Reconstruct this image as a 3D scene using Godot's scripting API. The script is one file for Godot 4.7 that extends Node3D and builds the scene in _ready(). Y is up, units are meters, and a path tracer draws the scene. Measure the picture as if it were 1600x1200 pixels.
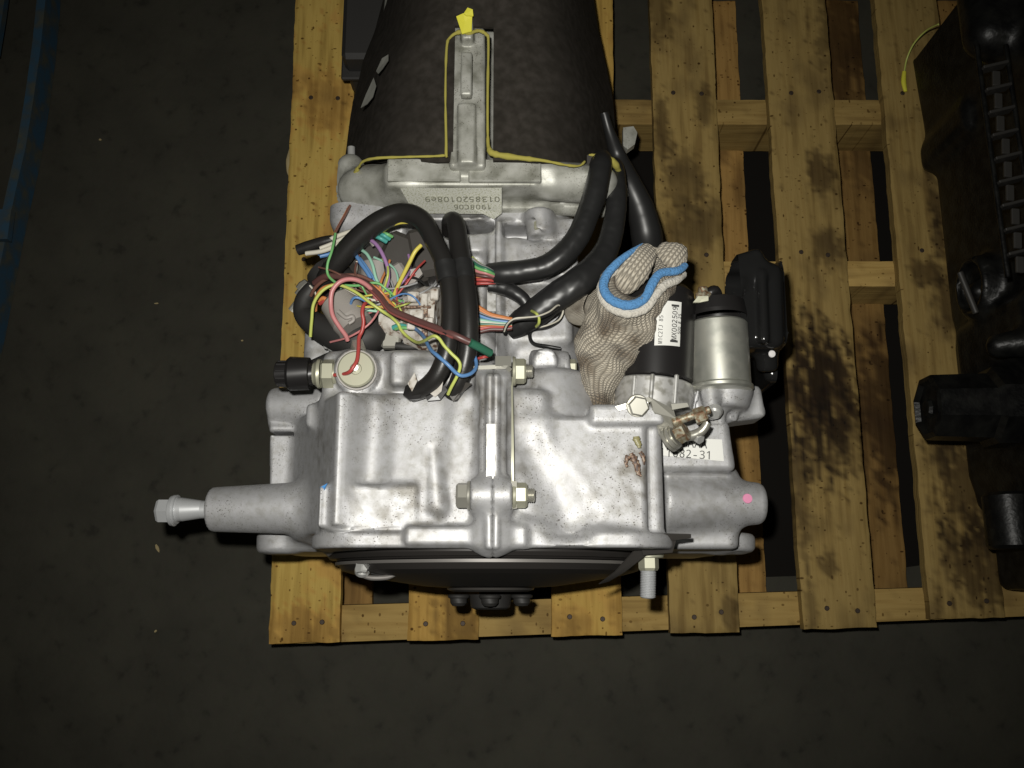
extends Node3D

# ------------------------------------------------------------------ helpers
var used := {}
var M := {}

func numbered(called: String) -> String:
	if not used.has(called):
		used[called] = 0
		return called
	used[called] += 1
	return "%s_%03d" % [called, used[called]]

func thing(called: String, label: String, category: String, base: Vector3, group := "") -> Node3D:
	var o := Node3D.new()
	o.name = numbered(called)
	o.position = base
	o.set_meta("label", label)
	o.set_meta("category", category)
	if group != "":
		o.set_meta("group", group)
	add_child(o, true)
	return o

# commits a mesh whose vertices are in world coordinates as a part of a thing (or of a part)
func part(called: String, mesh: Mesh, mat: Material, parent: Node3D, label := "") -> MeshInstance3D:
	var o := MeshInstance3D.new()
	o.name = called
	o.mesh = mesh
	o.material_override = mat
	if label != "":
		o.set_meta("label", label)
	parent.add_child(o, true)
	var at := Vector3.ZERO
	var n: Node = parent
	while n is Node3D and n != self:
		at += (n as Node3D).position
		n = n.get_parent()
	o.position = -at
	return o

# a mesh under construction
class MB:
	var st := SurfaceTool.new()
	func _init():
		st.begin(Mesh.PRIMITIVE_TRIANGLES)
	func group(smooth: bool):
		st.set_smooth_group(1 if smooth else 0xFFFFFFFF)
	func tri(a: Vector3, b: Vector3, c: Vector3, out: Vector3):
		if (c - a).cross(b - a).dot(out) < 0.0:
			var t := b
			b = c
			c = t
		st.add_vertex(a)
		st.add_vertex(b)
		st.add_vertex(c)
	func quad(a: Vector3, b: Vector3, c: Vector3, d: Vector3, out: Vector3):
		tri(a, b, c, out)
		tri(a, c, d, out)
	func done() -> ArrayMesh:
		st.generate_normals()
		return st.commit()
	# chamfered box
	func box(c: Vector3, h: Vector3, ch := 0.002, rot := Basis()):
		group(false)
		ch = minf(ch, minf(h.x, minf(h.y, h.z)) * 0.9)
		var v := {}
		for sx in [-1, 1]:
			for sy in [-1, 1]:
				for sz in [-1, 1]:
					var s := Vector3(sx, sy, sz)
					for ax in 3:
						var q := s * (h - Vector3(ch, ch, ch))
						q[ax] = s[ax] * h[ax]
						v[[sx, sy, sz, ax]] = c + rot * q
					tri(v[[sx, sy, sz, 0]], v[[sx, sy, sz, 1]], v[[sx, sy, sz, 2]], rot * s)
		for ax in 3:
			var b := (ax + 1) % 3
			var d := (ax + 2) % 3
			for s in [-1, 1]:
				var k := []
				for w in [[-1, -1], [1, -1], [1, 1], [-1, 1]]:
					var q := [0, 0, 0, ax]
					q[ax] = s
					q[b] = w[0]
					q[d] = w[1]
					k.append(v[q])
				var o := Vector3.ZERO
				o[ax] = s
				quad(k[0], k[1], k[2], k[3], rot * o)
			for s in [-1, 1]:
				for t in [-1, 1]:
					var q0 := [0, 0, 0, b]
					q0[b] = s
					q0[d] = t
					q0[ax] = -1
					var q1 := q0.duplicate()
					q1[ax] = 1
					var q2 := q1.duplicate()
					q2[3] = d
					var q3 := q0.duplicate()
					q3[3] = d
					var o := Vector3.ZERO
					o[b] = s
					o[d] = t
					quad(v[q0], v[q1], v[q2], v[q3], rot * o)
	static func frame(dir: Vector3) -> Basis:
		var y := dir.normalized()
		var x := (Vector3.FORWARD if absf(y.z) < 0.8 else Vector3.RIGHT).cross(y).normalized()
		return Basis(x, y, x.cross(y))
	# profile = list of [distance along the axis, radius]; n sides; flat facets where facet is on
	func lathe(a: Vector3, dir: Vector3, profile: Array, n := 24, facet := false, turn := 0.0):
		var f := frame(dir)
		for k in profile.size() - 1:
			var p0: Array = profile[k]
			var p1: Array = profile[k + 1]
			group(false)
			st.set_smooth_group(0xFFFFFFFF if facet else k + 2)
			for i in n:
				var t0 := TAU * i / n + turn
				var t1 := TAU * (i + 1) / n + turn
				var d0 := f.x * cos(t0) + f.z * sin(t0)
				var d1 := f.x * cos(t1) + f.z * sin(t1)
				var q0: Vector3 = a + f.y * p0[0] + d0 * p0[1]
				var q1: Vector3 = a + f.y * p0[0] + d1 * p0[1]
				var q2: Vector3 = a + f.y * p1[0] + d1 * p1[1]
				var q3: Vector3 = a + f.y * p1[0] + d0 * p1[1]
				var o: Vector3 = (d0 + d1) * (p1[0] - p0[0]) + f.y * 2.0 * (p0[1] - p1[1])
				if p1[0] < p0[0] and is_zero_approx(p1[1] - p0[1]):
					o = -(d0 + d1)
				if p0[1] > 1e-6:
					tri(q0, q1, q2, o)
				if p1[1] > 1e-6:
					tri(q0, q2, q3, o)
	func cyl(a: Vector3, b: Vector3, ra: float, rb: float, n := 24, bev := 0.001):
		var l := (b - a).length()
		lathe(a, b - a, [[0.0, 0.0], [0.0, ra - bev], [bev, ra], [l - bev, rb], [l, rb - bev], [l, 0.0]], n)
	func hex(a: Vector3, dir: Vector3, h: float, flats: float, turn := 0.3):
		var r := flats / 1.732
		lathe(a, dir, [[0.0, 0.0], [0.0, r], [h * 0.82, r], [h, r * 0.86], [h, 0.0]], 6, true, turn)
	# tube swept along a smooth path; rad = radius or a list of radii
	func tube(path: Array, rad, n := 10, sub := 6, caps := true, bump := 0.0, flat := 1.0, seed_ := 0):
		var pts := []
		var rr := []
		var m := path.size()
		for i in m - 1:
			for s in sub:
				var t := float(s) / sub
				var p0: Vector3 = path[maxi(i - 1, 0)]
				var p1: Vector3 = path[i]
				var p2: Vector3 = path[i + 1]
				var p3: Vector3 = path[mini(i + 2, m - 1)]
				pts.append(p1.cubic_interpolate(p2, p0, p3, t))
				rr.append(lerpf(rad[i], rad[i + 1], t) if rad is Array else rad)
		pts.append(path[m - 1])
		rr.append(rad[m - 1] if rad is Array else rad)
		var rng := RandomNumberGenerator.new()
		rng.seed = 77 + seed_
		var rings := []
		var up := Vector3.UP
		for i in pts.size():
			var d: Vector3 = (pts[mini(i + 1, pts.size() - 1)] - pts[maxi(i - 1, 0)]).normalized()
			if i == 0:
				up = (Vector3.UP if absf(d.y) < 0.9 else Vector3.RIGHT)
			up = (up - d * up.dot(d)).normalized()
			var side := d.cross(up)
			var ring := PackedVector3Array()
			var w: float = rr[i] * (1.0 + bump * rng.randf_range(-1, 1))
			for k in n:
				var t := TAU * k / n
				ring.append(pts[i] + side * cos(t) * w + up * sin(t) * w * flat)
			rings.append(ring)
		st.set_smooth_group(1)
		for i in rings.size() - 1:
			for k in n:
				var l := (k + 1) % n
				var o: Vector3 = rings[i][k] + rings[i][l] - 2.0 * pts[i]
				quad(rings[i][k], rings[i][l], rings[i + 1][l], rings[i + 1][k], o)
		if caps:
			st.set_smooth_group(0xFFFFFFFF)
			for e in [0, rings.size() - 1]:
				var o: Vector3 = pts[e] - pts[1 if e == 0 else e - 1]
				for k in n:
					tri(pts[e], rings[e][k], rings[e][(k + 1) % n], o)
	# plate with an outline (convex or star-shaped about its middle), extruded along up
	func plate(outline: Array, up: Vector3):
		var c := Vector3.ZERO
		for p in outline:
			c += p
		c /= outline.size()
		group(false)
		var n := outline.size()
		for i in n:
			var a: Vector3 = outline[i]
			var b: Vector3 = outline[(i + 1) % n]
			tri(c + up, a + up, b + up, up)
			tri(c, a, b, -up)
			var o := (a + b) * 0.5 - c
			o -= up * o.dot(up) / up.length_squared()
			quad(a, b, b + up, a + up, o)
	# sheet from a grid of points with thickness
	func sheet(g: Array, th: Vector3, smooth := true):
		var nv := g.size()
		var nu: int = g[0].size()
		for v in nv - 1:
			for u in nu - 1:
				for s in 2:
					var o := th * (1.0 if s == 0 else 0.0)
					st.set_smooth_group(3 + s if smooth else 0xFFFFFFFF)
					quad(g[v][u] + o, g[v][u + 1] + o, g[v + 1][u + 1] + o, g[v + 1][u] + o, th * (1.0 if s == 0 else -1.0))
		group(false)
		var mid: Vector3 = g[nv / 2][nu / 2]
		for u in nu - 1:
			for v in [0, nv - 1]:
				quad(g[v][u], g[v][u + 1], g[v][u + 1] + th, g[v][u] + th, g[v][u] - mid)
		for v in nv - 1:
			for u in [0, nu - 1]:
				quad(g[v][u], g[v + 1][u], g[v + 1][u] + th, g[v][u] + th, g[v][u] - mid)

# ------------------------------------------------------------------ cast parts: rounded solids joined with fillets
class Solid:
	var kind := 0
	var inv := Transform3D()
	var a := Vector3.ZERO
	var b := Vector3.ZERO
	var c := Vector3.ZERO
	var e := Vector3.ZERO
	var r := 0.0
	var r2 := 0.0
	var k := 0.0
	var cut := false
	func d(p: Vector3) -> float:
		if kind == 0:
			var q := (inv * p).abs() - a
			return q.max(Vector3.ZERO).length() + minf(maxf(q.x, maxf(q.y, q.z)), 0.0) - r
		if kind == 1:
			var q := inv * p
			var f := clampf(q.y / a.y, 0.0, 1.0)
			var x := sqrt(q.x * q.x + q.z * q.z) - lerpf(a.x, a.z, f) + r
			var y := absf(q.y - a.y * 0.5) - a.y * 0.5 + r
			return minf(maxf(x, y), 0.0) + sqrt(maxf(x, 0.0) * maxf(x, 0.0) + maxf(y, 0.0) * maxf(y, 0.0)) - r
		if kind == 2:
			var pa := p - a
			var f := clampf(pa.dot(b) / b.length_squared(), 0.0, 1.0)
			return (pa - b * f).length() - lerpf(r, r2, f)
		# loft along z: a = (centre x, top y, half width) at z = e.x, b = the same at z = e.y, floor at e.z, corner radius r, end rounding r2
		var f := clampf((p.z - e.x) / (e.y - e.x), 0.0, 1.0)
		var s := a.lerp(b, f)
		var hy := (s.y - e.z) * 0.5
		var qx := absf(p.x - s.x) - s.z + r
		var qy := absf(p.y - e.z - hy) - hy + r
		var x := minf(maxf(qx, qy), 0.0) + sqrt(maxf(qx, 0.0) * maxf(qx, 0.0) + maxf(qy, 0.0) * maxf(qy, 0.0)) - r + r2
		var z := absf(p.z - (e.x + e.y) * 0.5) - absf(e.y - e.x) * 0.5 + r2
		return minf(maxf(x, z), 0.0) + sqrt(maxf(x, 0.0) * maxf(x, 0.0) + maxf(z, 0.0) * maxf(z, 0.0)) - r2

func bx(c: Vector3, h: Vector3, r: float, k: float, rot := Vector3.ZERO, cut := false) -> Solid:
	var s := Solid.new()
	r = minf(r, minf(h.x, minf(h.y, h.z)))
	s.inv = Transform3D(Basis.from_euler(rot * PI / 180.0), c).affine_inverse()
	s.a = h - Vector3(r, r, r)
	s.r = r
	s.k = k
	s.cut = cut
	return s

# the same box given by the middle of its upper face
func bt(top: Vector3, h: Vector3, r: float, k: float, rot := Vector3.ZERO, cut := false) -> Solid:
	return bx(top - Vector3(0, h.y, 0), h, r, k, rot, cut)

func cy(a: Vector3, b: Vector3, ra: float, rb: float, r: float, k: float, cut := false) -> Solid:
	var s := Solid.new()
	s.kind = 1
	s.inv = Transform3D(MB.frame(b - a), a).affine_inverse()
	s.a = Vector3(ra, (b - a).length(), rb)
	s.r = r
	s.k = k
	s.cut = cut
	return s

func cp(a: Vector3, b: Vector3, ra: float, rb: float, k: float, cut := false) -> Solid:
	var s := Solid.new()
	s.kind = 2
	s.a = a
	s.b = b - a
	s.r = ra
	s.r2 = rb
	s.k = k
	s.cut = cut
	return s

func lo(p0: Vector3, w0: float, p1: Vector3, w1: float, bottom: float, r: float, r2: float, k: float, cut := false) -> Solid:
	var s := Solid.new()
	s.kind = 3
	s.a = Vector3(p0.x, p0.y, w0)
	s.b = Vector3(p1.x, p1.y, w1)
	s.e = Vector3(p0.z, p1.z, bottom)
	s.r = r
	s.r2 = r2
	s.k = k
	s.cut = cut
	return s

func field(list: Array, p: Vector3) -> float:
	var d := 1e3
	for s: Solid in list:
		var e := s.d(p)
		if s.cut:
			e = -e
			if s.k > 0.0:
				var h := maxf(s.k - absf(d - e), 0.0) / s.k
				d = maxf(d, e) + h * h * s.k * 0.25
			else:
				d = maxf(d, e)
		elif s.k > 0.0:
			var h := maxf(s.k - absf(d - e), 0.0) / s.k
			d = minf(d, e) - h * h * s.k * 0.25
		else:
			d = minf(d, e)
	return d

# surface nets over the blocks that the surface crosses
func cast(list: Array, cell: float, lo_: Vector3, hi_: Vector3, grime := []) -> ArrayMesh:
	const N := 8
	const W := N + 2
	var V := PackedVector3Array()
	var NO := PackedVector3Array()
	var IX := PackedInt32Array()
	var size := cell * N
	var reach := size * 0.87 + cell * 2.0
	var nb := Vector3i(((hi_ - lo_) / size).ceil())
	var val := PackedFloat32Array()
	val.resize(W * W * W)
	var id := PackedInt32Array()
	id.resize(W * W * W)
	for bz in nb.z:
		for by in nb.y:
			for bxx in nb.x:
				var o := lo_ + Vector3(bxx, by, bz) * size
				var mid := o + Vector3.ONE * size * 0.5
				var dm := field(list, mid)
				if absf(dm) > reach * 1.05:
					continue
				var near := []
				for s: Solid in list:
					if s.d(mid) < (-dm if s.cut else maxf(dm, 0.0)) + reach * 2.0 + s.k:
						near.append(s)
				if near.is_empty():
					continue
				var n := 0
				var neg := 0
				for z in W:
					for y in W:
						for x in W:
							var f := field(near, o + Vector3(x - 1, y - 1, z - 1) * cell)
							val[n] = f
							neg += 1 if f < 0.0 else 0
							n += 1
				if neg == 0 or neg == n:
					continue
				for z in W - 1:
					for y in W - 1:
						for x in W - 1:
							var i := x + W * (y + W * z)
							var v0 := val[i]
							var v1 := val[i + 1]
							var v2 := val[i + W]
							var v3 := val[i + W + 1]
							var v4 := val[i + W * W]
							var v5 := val[i + W * W + 1]
							var v6 := val[i + W * W + W]
							var v7 := val[i + W * W + W + 1]
							var lowest := minf(minf(minf(v0, v1), minf(v2, v3)), minf(minf(v4, v5), minf(v6, v7)))
							var highest := maxf(maxf(maxf(v0, v1), maxf(v2, v3)), maxf(maxf(v4, v5), maxf(v6, v7)))
							id[i] = -1
							if lowest >= 0.0 or highest < 0.0:
								continue
							var at := Vector3.ZERO
							var c := 0
							if (v0 < 0.0) != (v1 < 0.0):
								at += Vector3(v0 / (v0 - v1), 0, 0)
								c += 1
							if (v2 < 0.0) != (v3 < 0.0):
								at += Vector3(v2 / (v2 - v3), 1, 0)
								c += 1
							if (v4 < 0.0) != (v5 < 0.0):
								at += Vector3(v4 / (v4 - v5), 0, 1)
								c += 1
							if (v6 < 0.0) != (v7 < 0.0):
								at += Vector3(v6 / (v6 - v7), 1, 1)
								c += 1
							if (v0 < 0.0) != (v2 < 0.0):
								at += Vector3(0, v0 / (v0 - v2), 0)
								c += 1
							if (v1 < 0.0) != (v3 < 0.0):
								at += Vector3(1, v1 / (v1 - v3), 0)
								c += 1
							if (v4 < 0.0) != (v6 < 0.0):
								at += Vector3(0, v4 / (v4 - v6), 1)
								c += 1
							if (v5 < 0.0) != (v7 < 0.0):
								at += Vector3(1, v5 / (v5 - v7), 1)
								c += 1
							if (v0 < 0.0) != (v4 < 0.0):
								at += Vector3(0, 0, v0 / (v0 - v4))
								c += 1
							if (v1 < 0.0) != (v5 < 0.0):
								at += Vector3(1, 0, v1 / (v1 - v5))
								c += 1
							if (v2 < 0.0) != (v6 < 0.0):
								at += Vector3(0, 1, v2 / (v2 - v6))
								c += 1
							if (v3 < 0.0) != (v7 < 0.0):
								at += Vector3(1, 1, v3 / (v3 - v7))
								c += 1
							at /= c
							id[i] = V.size()
							V.append(o + (Vector3(x - 1, y - 1, z - 1) + at) * cell)
							NO.append(Vector3(v1 + v3 + v5 + v7 - v0 - v2 - v4 - v6, v2 + v3 + v6 + v7 - v0 - v1 - v4 - v5, v4 + v5 + v6 + v7 - v0 - v1 - v2 - v3).normalized())
				for z in range(1, W - 1):
					for y in range(1, W - 1):
						for x in range(1, W - 1):
							var i := x + W * (y + W * z)
							var s := val[i] < 0.0
							for ax in 3:
								var st := 1 if ax == 0 else (W if ax == 1 else W * W)
								if s == (val[i + st] < 0.0):
									continue
								var u := W if ax == 0 else (W * W if ax == 1 else 1)
								var w := W * W if ax == 0 else (1 if ax == 1 else W)
								var q0 := id[i - u - w]
								var q1 := id[i - w]
								var q2 := id[i]
								var q3 := id[i - u]
								if s:
									IX.append_array([q0, q2, q1, q0, q3, q2])
								else:
									IX.append_array([q0, q1, q2, q0, q2, q3])
	var arr := []
	arr.resize(Mesh.ARRAY_MAX)
	arr[Mesh.ARRAY_VERTEX] = V
	arr[Mesh.ARRAY_NORMAL] = NO
	arr[Mesh.ARRAY_INDEX] = IX
	if not grime.is_empty():
		var no := FastNoiseLite.new()
		no.seed = 31
		no.frequency = 55.0
		no.fractal_octaves = 4
		var C := PackedColorArray()
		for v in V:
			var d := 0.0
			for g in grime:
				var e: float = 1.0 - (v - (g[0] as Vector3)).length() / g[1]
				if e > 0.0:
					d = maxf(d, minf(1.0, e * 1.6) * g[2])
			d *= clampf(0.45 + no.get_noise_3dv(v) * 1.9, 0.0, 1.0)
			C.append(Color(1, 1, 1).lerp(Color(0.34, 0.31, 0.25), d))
		arr[Mesh.ARRAY_COLOR] = C
	var am := ArrayMesh.new()
	am.add_surface_from_arrays(Mesh.PRIMITIVE_TRIANGLES, arr)
	return am

# ------------------------------------------------------------------ materials
func lin(r: float, g: float, b: float) -> Color:
	return Color(r, g, b).linear_to_srgb()

func noise_tex(freq: float, seed_: int, ramp: Array, w := 512, octaves := 4, kind := FastNoiseLite.TYPE_SIMPLEX_SMOOTH) -> NoiseTexture2D:
	var f := FastNoiseLite.new()
	f.noise_type = kind
	f.seed = seed_
	f.frequency = freq
	f.fractal_octaves = octaves
	var t := NoiseTexture2D.new()
	t.width = w
	t.height = w
	t.seamless = true
	t.noise = f
	if not ramp.is_empty():
		var g := Gradient.new()
		var off := PackedFloat32Array()
		var col := PackedColorArray()
		for r in ramp:
			off.append(r[0])
			col.append(r[1])
		g.offsets = off
		g.colors = col
		t.color_ramp = g
	return t

func speck_tex(n: int, count: int, seed_: int, lo_r: float, hi_r: float, dark: Color) -> ImageTexture:
	var im := Image.create(n, n, false, Image.FORMAT_RGBA8)
	im.fill(Color.WHITE)
	var rng := RandomNumberGenerator.new()
	rng.seed = seed_
	for i in count:
		var c := Vector2(rng.randf() * n, rng.randf() * n)
		var r := lerpf(lo_r, hi_r, pow(rng.randf(), 4.0))
		var sx := rng.randf_range(0.6, 1.6)
		var al := rng.randf_range(0.35, 1.0)
		for y in range(int(c.y - r * 2) - 1, int(c.y + r * 2) + 2):
			for x in range(int(c.x - r * 2) - 1, int(c.x + r * 2) + 2):
				var d := Vector2((x + 0.5 - c.x) / sx, (y + 0.5 - c.y) * sx).length()
				var a := clampf(r - d + 0.5, 0.0, 1.0) * al
				if a > 0.0:
					var q := Vector2i(posmod(x, n), posmod(y, n))
					im.set_pixelv(q, im.get_pixelv(q).lerp(dark, a))
	return ImageTexture.create_from_image(im)

func plain(col: Color, rough: float, metal := 0.0, spec := 0.5) -> StandardMaterial3D:
	var m := StandardMaterial3D.new()
	m.albedo_color = col
	m.roughness = rough
	m.metallic = metal
	m.metallic_specular = spec
	return m

func tri(m: StandardMaterial3D, scale: float, scale2 := 0.0):
	m.uv1_triplanar = true
	m.uv1_world_triplanar = true
	m.uv1_scale = Vector3.ONE * scale
	m.uv1_triplanar_sharpness = 3.0
	if scale2 > 0.0:
		m.uv2_triplanar = true
		m.uv2_world_triplanar = true
		m.uv2_scale = Vector3.ONE * scale2
		m.uv2_triplanar_sharpness = 3.0

func materials():
	var grit := noise_tex(0.08, 5, [], 512, 3)
	var sand := noise_tex(0.22, 6, [], 1024, 3)
	var blotch := noise_tex(0.012, 9, [[0.36, Color.BLACK], [0.68, Color.WHITE]], 512, 4)
	var specks := speck_tex(1024, 16000, 3, 0.3, 2.6, lin(0.12, 0.10, 0.08))
	var cast_tone := noise_tex(0.03, 21, [[0.15, lin(0.37, 0.365, 0.355)], [0.45, lin(0.445, 0.445, 0.45)], [0.85, lin(0.49, 0.49, 0.505)]], 1024, 8)
	(cast_tone.noise as FastNoiseLite).fractal_gain = 0.66
	# sand-cast aluminium, speckled with oily dirt
	var al := plain(Color.WHITE, 0.55, 0.46)
	al.vertex_color_use_as_albedo = true
	al.albedo_texture = cast_tone
	al.detail_enabled = true
	al.detail_blend_mode = BaseMaterial3D.BLEND_MODE_MUL
	al.detail_albedo = specks
	al.detail_mask = blotch
	al.detail_uv_layer = BaseMaterial3D.DETAIL_UV_2
	al.heightmap_enabled = true
	al.heightmap_texture = sand
	al.heightmap_scale = 0.007
	tri(al, 2.2, 4.4)
	M.cast = al
	# the rear housing: greener, greasier
	var al2 := al.duplicate() as StandardMaterial3D
	al2.albedo_texture = noise_tex(0.02, 33, [[0.0, lin(0.16, 0.16, 0.13)], [0.4, lin(0.36, 0.36, 0.32)], [0.8, lin(0.50, 0.50, 0.46)]], 512, 5)
	al2.roughness = 0.48
	al2.metallic = 0.3
	tri(al2, 3.0, 5.0)
	M.cast_grey = al2
	var mc := plain(lin(0.55, 0.545, 0.53), 0.42, 0.5)
	mc.albedo_texture = noise_tex(0.06, 12, [[0.2, lin(0.55, 0.54, 0.50)], [0.5, Color.WHITE]], 256, 4)
	tri(mc, 5.0)
	M.machined = mc
	M.steel = plain(lin(0.42, 0.41, 0.36), 0.36, 0.6)
	M.zinc = plain(lin(0.40, 0.395, 0.30), 0.45, 0.4)
	M.chrome = plain(lin(0.7, 0.7, 0.68), 0.28, 0.6)
	M.galv = plain(lin(0.52, 0.53, 0.54), 0.42, 0.35)
	var rs := plain(Color.WHITE, 0.5, 0.4)
	rs.albedo_texture = noise_tex(0.05, 41, [[0.3, lin(0.17, 0.085, 0.045)], [0.48, lin(0.24, 0.205, 0.13)], [0.7, lin(0.36, 0.35, 0.28)]], 256, 4)
	tri(rs, 14.0)
	M.rusty = rs
	var so := plain(Color.WHITE, 0.38, 0.8)
	so.albedo_texture = noise_tex(0.03, 47, [[0.2, lin(0.54, 0.55, 0.49)], [0.6, lin(0.68, 0.68, 0.61)]], 256, 4)
	tri(so, 6.0)
	M.solenoid = so
	M.black = plain(lin(0.014, 0.013, 0.013), 0.33)
	M.black_matt = plain(lin(0.02, 0.019, 0.018), 0.6)
	var ho := plain(lin(0.016, 0.015, 0.014), 0.38)
	ho.heightmap_enabled = true
	ho.heightmap_texture = grit
	ho.heightmap_scale = 0.004
	tri(ho, 9.0)
	M.hose = ho
	var tp := plain(lin(0.017, 0.017, 0.017), 0.38)
	tp.heightmap_enabled = true
	tp.heightmap_texture = noise_tex(0.02, 61, [], 256, 2)
	tp.heightmap_scale = 0.10
	tri(tp, 9.0)
	M.tape = tp
	var fe := plain(Color.WHITE, 0.95)
	fe.albedo_texture = noise_tex(0.03, 71, [[0.2, lin(0.025, 0.022, 0.018)], [0.8, lin(0.041, 0.036, 0.031)]], 512, 5)
	fe.heightmap_enabled = true
	fe.heightmap_texture = sand
	fe.heightmap_scale = 0.01
	fe.metallic_specular = 0.2
	tri(fe, 4.0)
	M.felt = fe
	M.foam = plain(lin(0.34, 0.30, 0.06), 0.9)
	M.tag = plain(lin(0.66, 0.62, 0.05), 0.6)
	M.foil = plain(lin(0.13, 0.13, 0.115), 0.6, 0.2)
	M.ground_dark = plain(lin(0.009, 0.008, 0.007), 0.85, 0.0, 0.15)  # near-black tone of the sheet under the pallet
	M.plug_grey = plain(lin(0.27, 0.25, 0.23), 0.5)
	var pg := plain(Color.WHITE, 0.5)
	pg.albedo_texture = noise_tex(0.035, 81, [[0.22, lin(0.10, 0.05, 0.03)], [0.36, lin(0.42, 0.39, 0.34)], [0.7, lin(0.56, 0.53, 0.49)]], 256, 4)
	tri(pg, 9.0)
	M.plug_pale = pg
	M.plug_dark = plain(lin(0.05, 0.045, 0.04), 0.42)
	M.label = plain(lin(0.78, 0.78, 0.74), 0.45)
	M.ink = plain(lin(0.05, 0.05, 0.05), 0.6)
	M.engrave = plain(lin(0.22, 0.22, 0.17), 0.6)
	M.plate = plain(Color.WHITE, 0.4, 0.4)
	M.plate.albedo_texture = noise_tex(0.11, 91, [[0.15, lin(0.5, 0.5, 0.36)], [0.40, lin(0.85, 0.86, 0.72)], [0.7, lin(0.95, 0.95, 0.88)]], 512, 6)
	tri(M.plate, 7.0)
	M.disc = plain(lin(0.03, 0.027, 0.025), 0.5, 0.3)
	M.ring = plain(lin(0.17, 0.16, 0.15), 0.5, 0.4)
	M.bracket = plain(lin(0.06, 0.055, 0.05), 0.5, 0.3)
	# wires
	for w in [["red", 0.391, 0.059, 0.052], ["pink", 0.501, 0.198, 0.198], ["green", 0.158, 0.403, 0.143], ["lime", 0.463, 0.513, 0.124], ["yellow", 0.591, 0.504, 0.093], ["blue", 0.096, 0.219, 0.442], ["teal", 0.068, 0.314, 0.278], ["violet", 0.31, 0.173, 0.353], ["orange", 0.555, 0.209, 0.072], ["brown", 0.154, 0.071, 0.053], ["white", 0.57, 0.541, 0.455], ["grey", 0.264, 0.264, 0.264], ["black", 0.016, 0.016, 0.016], ["dark_green", 0.029, 0.13, 0.079], ["mint", 0.289, 0.52, 0.397], ["maroon", 0.106, 0.048, 0.044], ["stripe", 0.207, 0.063, 0.056], ["olive", 0.252, 0.23, 0.108]]:
		M["wire_" + w[0]] = plain(lin(w[1], w[2], w[3]), 0.4)
	# timber: grain along the second texture axis, board tone and stains come with the boards
	for k in 3:
		var wo := plain(Color.WHITE, 0.78)
		wo.metallic_specular = 0.3
		wo.albedo_texture = noise_tex(0.015, 101 + k, [[0.15, lin(0.31, 0.205, 0.064)], [0.42, lin(0.42, 0.288, 0.094)], [0.62, lin(0.46, 0.32, 0.108)], [0.88, lin(0.38, 0.252, 0.078)]], 512, 6)
		wo.uv1_scale = Vector3(7.0, 0.55, 1.0)
		wo.vertex_color_use_as_albedo = true
		wo.detail_enabled = true
		wo.detail_blend_mode = BaseMaterial3D.BLEND_MODE_MUL
		wo.detail_uv_layer = BaseMaterial3D.DETAIL_UV_2
		wo.detail_albedo = speck_tex(512, 420, 200 + k, 0.5, 4.5, lin(0.22, 0.17, 0.10))
		wo.uv2_scale = Vector3(4.5, 4.5, 1.0)
		wo.heightmap_enabled = true
		wo.heightmap_texture = noise_tex(0.03, 111 + k, [], 512, 4)
		wo.heightmap_scale = 0.05
		M["wood%d" % k] = wo
	M.nail = plain(lin(0.05, 0.035, 0.025), 0.6, 0.5)
	var fl := plain(Color.WHITE, 0.75)
	fl.albedo_texture = noise_tex(0.006, 121, [[0.2, lin(0.033, 0.0312, 0.0235)], [0.5, lin(0.037, 0.035, 0.0265)], [0.8, lin(0.041, 0.039, 0.029)]], 1024, 7)
	fl.detail_enabled = true
	fl.detail_blend_mode = BaseMaterial3D.BLEND_MODE_MUL
	fl.detail_uv_layer = BaseMaterial3D.DETAIL_UV_2
	fl.detail_albedo = noise_tex(0.02, 122, [[0.10, lin(0.62, 0.62, 0.62)], [0.28, lin(0.92, 0.92, 0.92)], [0.5, Color.WHITE]], 512, 5)
	fl.heightmap_enabled = true
	fl.heightmap_texture = noise_tex(0.15, 123, [], 512, 4)
	fl.heightmap_scale = 0.025
	fl.metallic_specular = 0.3
	tri(fl, 1.1, 2.3)
	M.floor = fl
	M.chip = plain(lin(0.30, 0.24, 0.12), 0.8)
	var bl := plain(Color.WHITE, 0.7)
	bl.albedo_texture = noise_tex(0.015, 131, [[0.2, lin(0.055, 0.058, 0.045)], [0.45, lin(0.03, 0.05, 0.065)], [0.7, lin(0.018, 0.055, 0.095)]], 512, 5)
	tri(bl, 3.0)
	M.blue = bl
	var oe := plain(Color.WHITE, 0.4)
	oe.albedo_texture = noise_tex(0.02, 141, [[0.25, lin(0.003, 0.003, 0.003)], [0.75, lin(0.010, 0.010, 0.009)]], 512, 5)
	oe.heightmap_enabled = true
	oe.heightmap_texture = grit
	oe.heightmap_scale = 0.03
	oe.metallic_specular = 0.35
	tri(oe, 4.0)
	M.oily = oe
	M.oily_grey = plain(lin(0.035, 0.033, 0.03), 0.5, 0.2)
	# knitted glove: stitches in rows, computed as relief and tone
	var n := 256
	var kn := Image.create(n, n, false, Image.FORMAT_RGBA8)
	var kh := Image.create(n, n, false, Image.FORMAT_RGBA8)
	for y in n:
		for x in n:
			var col := fmod(x / 16.0, 1.0)
			var row := fmod(y / 16.0 + absf(col - 0.5) * 0.9, 1.0)
			var h := pow(maxf(0.0, sin(col * PI)), 0.6) * (0.15 + 0.85 * pow(maxf(0.0, sin(row * PI)), 0.7))
			kh.set_pixel(x, y, Color(h, h, h))
			var t := lerpf(0.62, 1.05, h)
			kn.set_pixel(x, y, Color(t, t * 0.985, t * 0.95))
	var gl := plain(lin(0.54, 0.50, 0.435), 0.9)
	gl.albedo_texture = ImageTexture.create_from_image(kn)
	gl.heightmap_enabled = true
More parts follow.
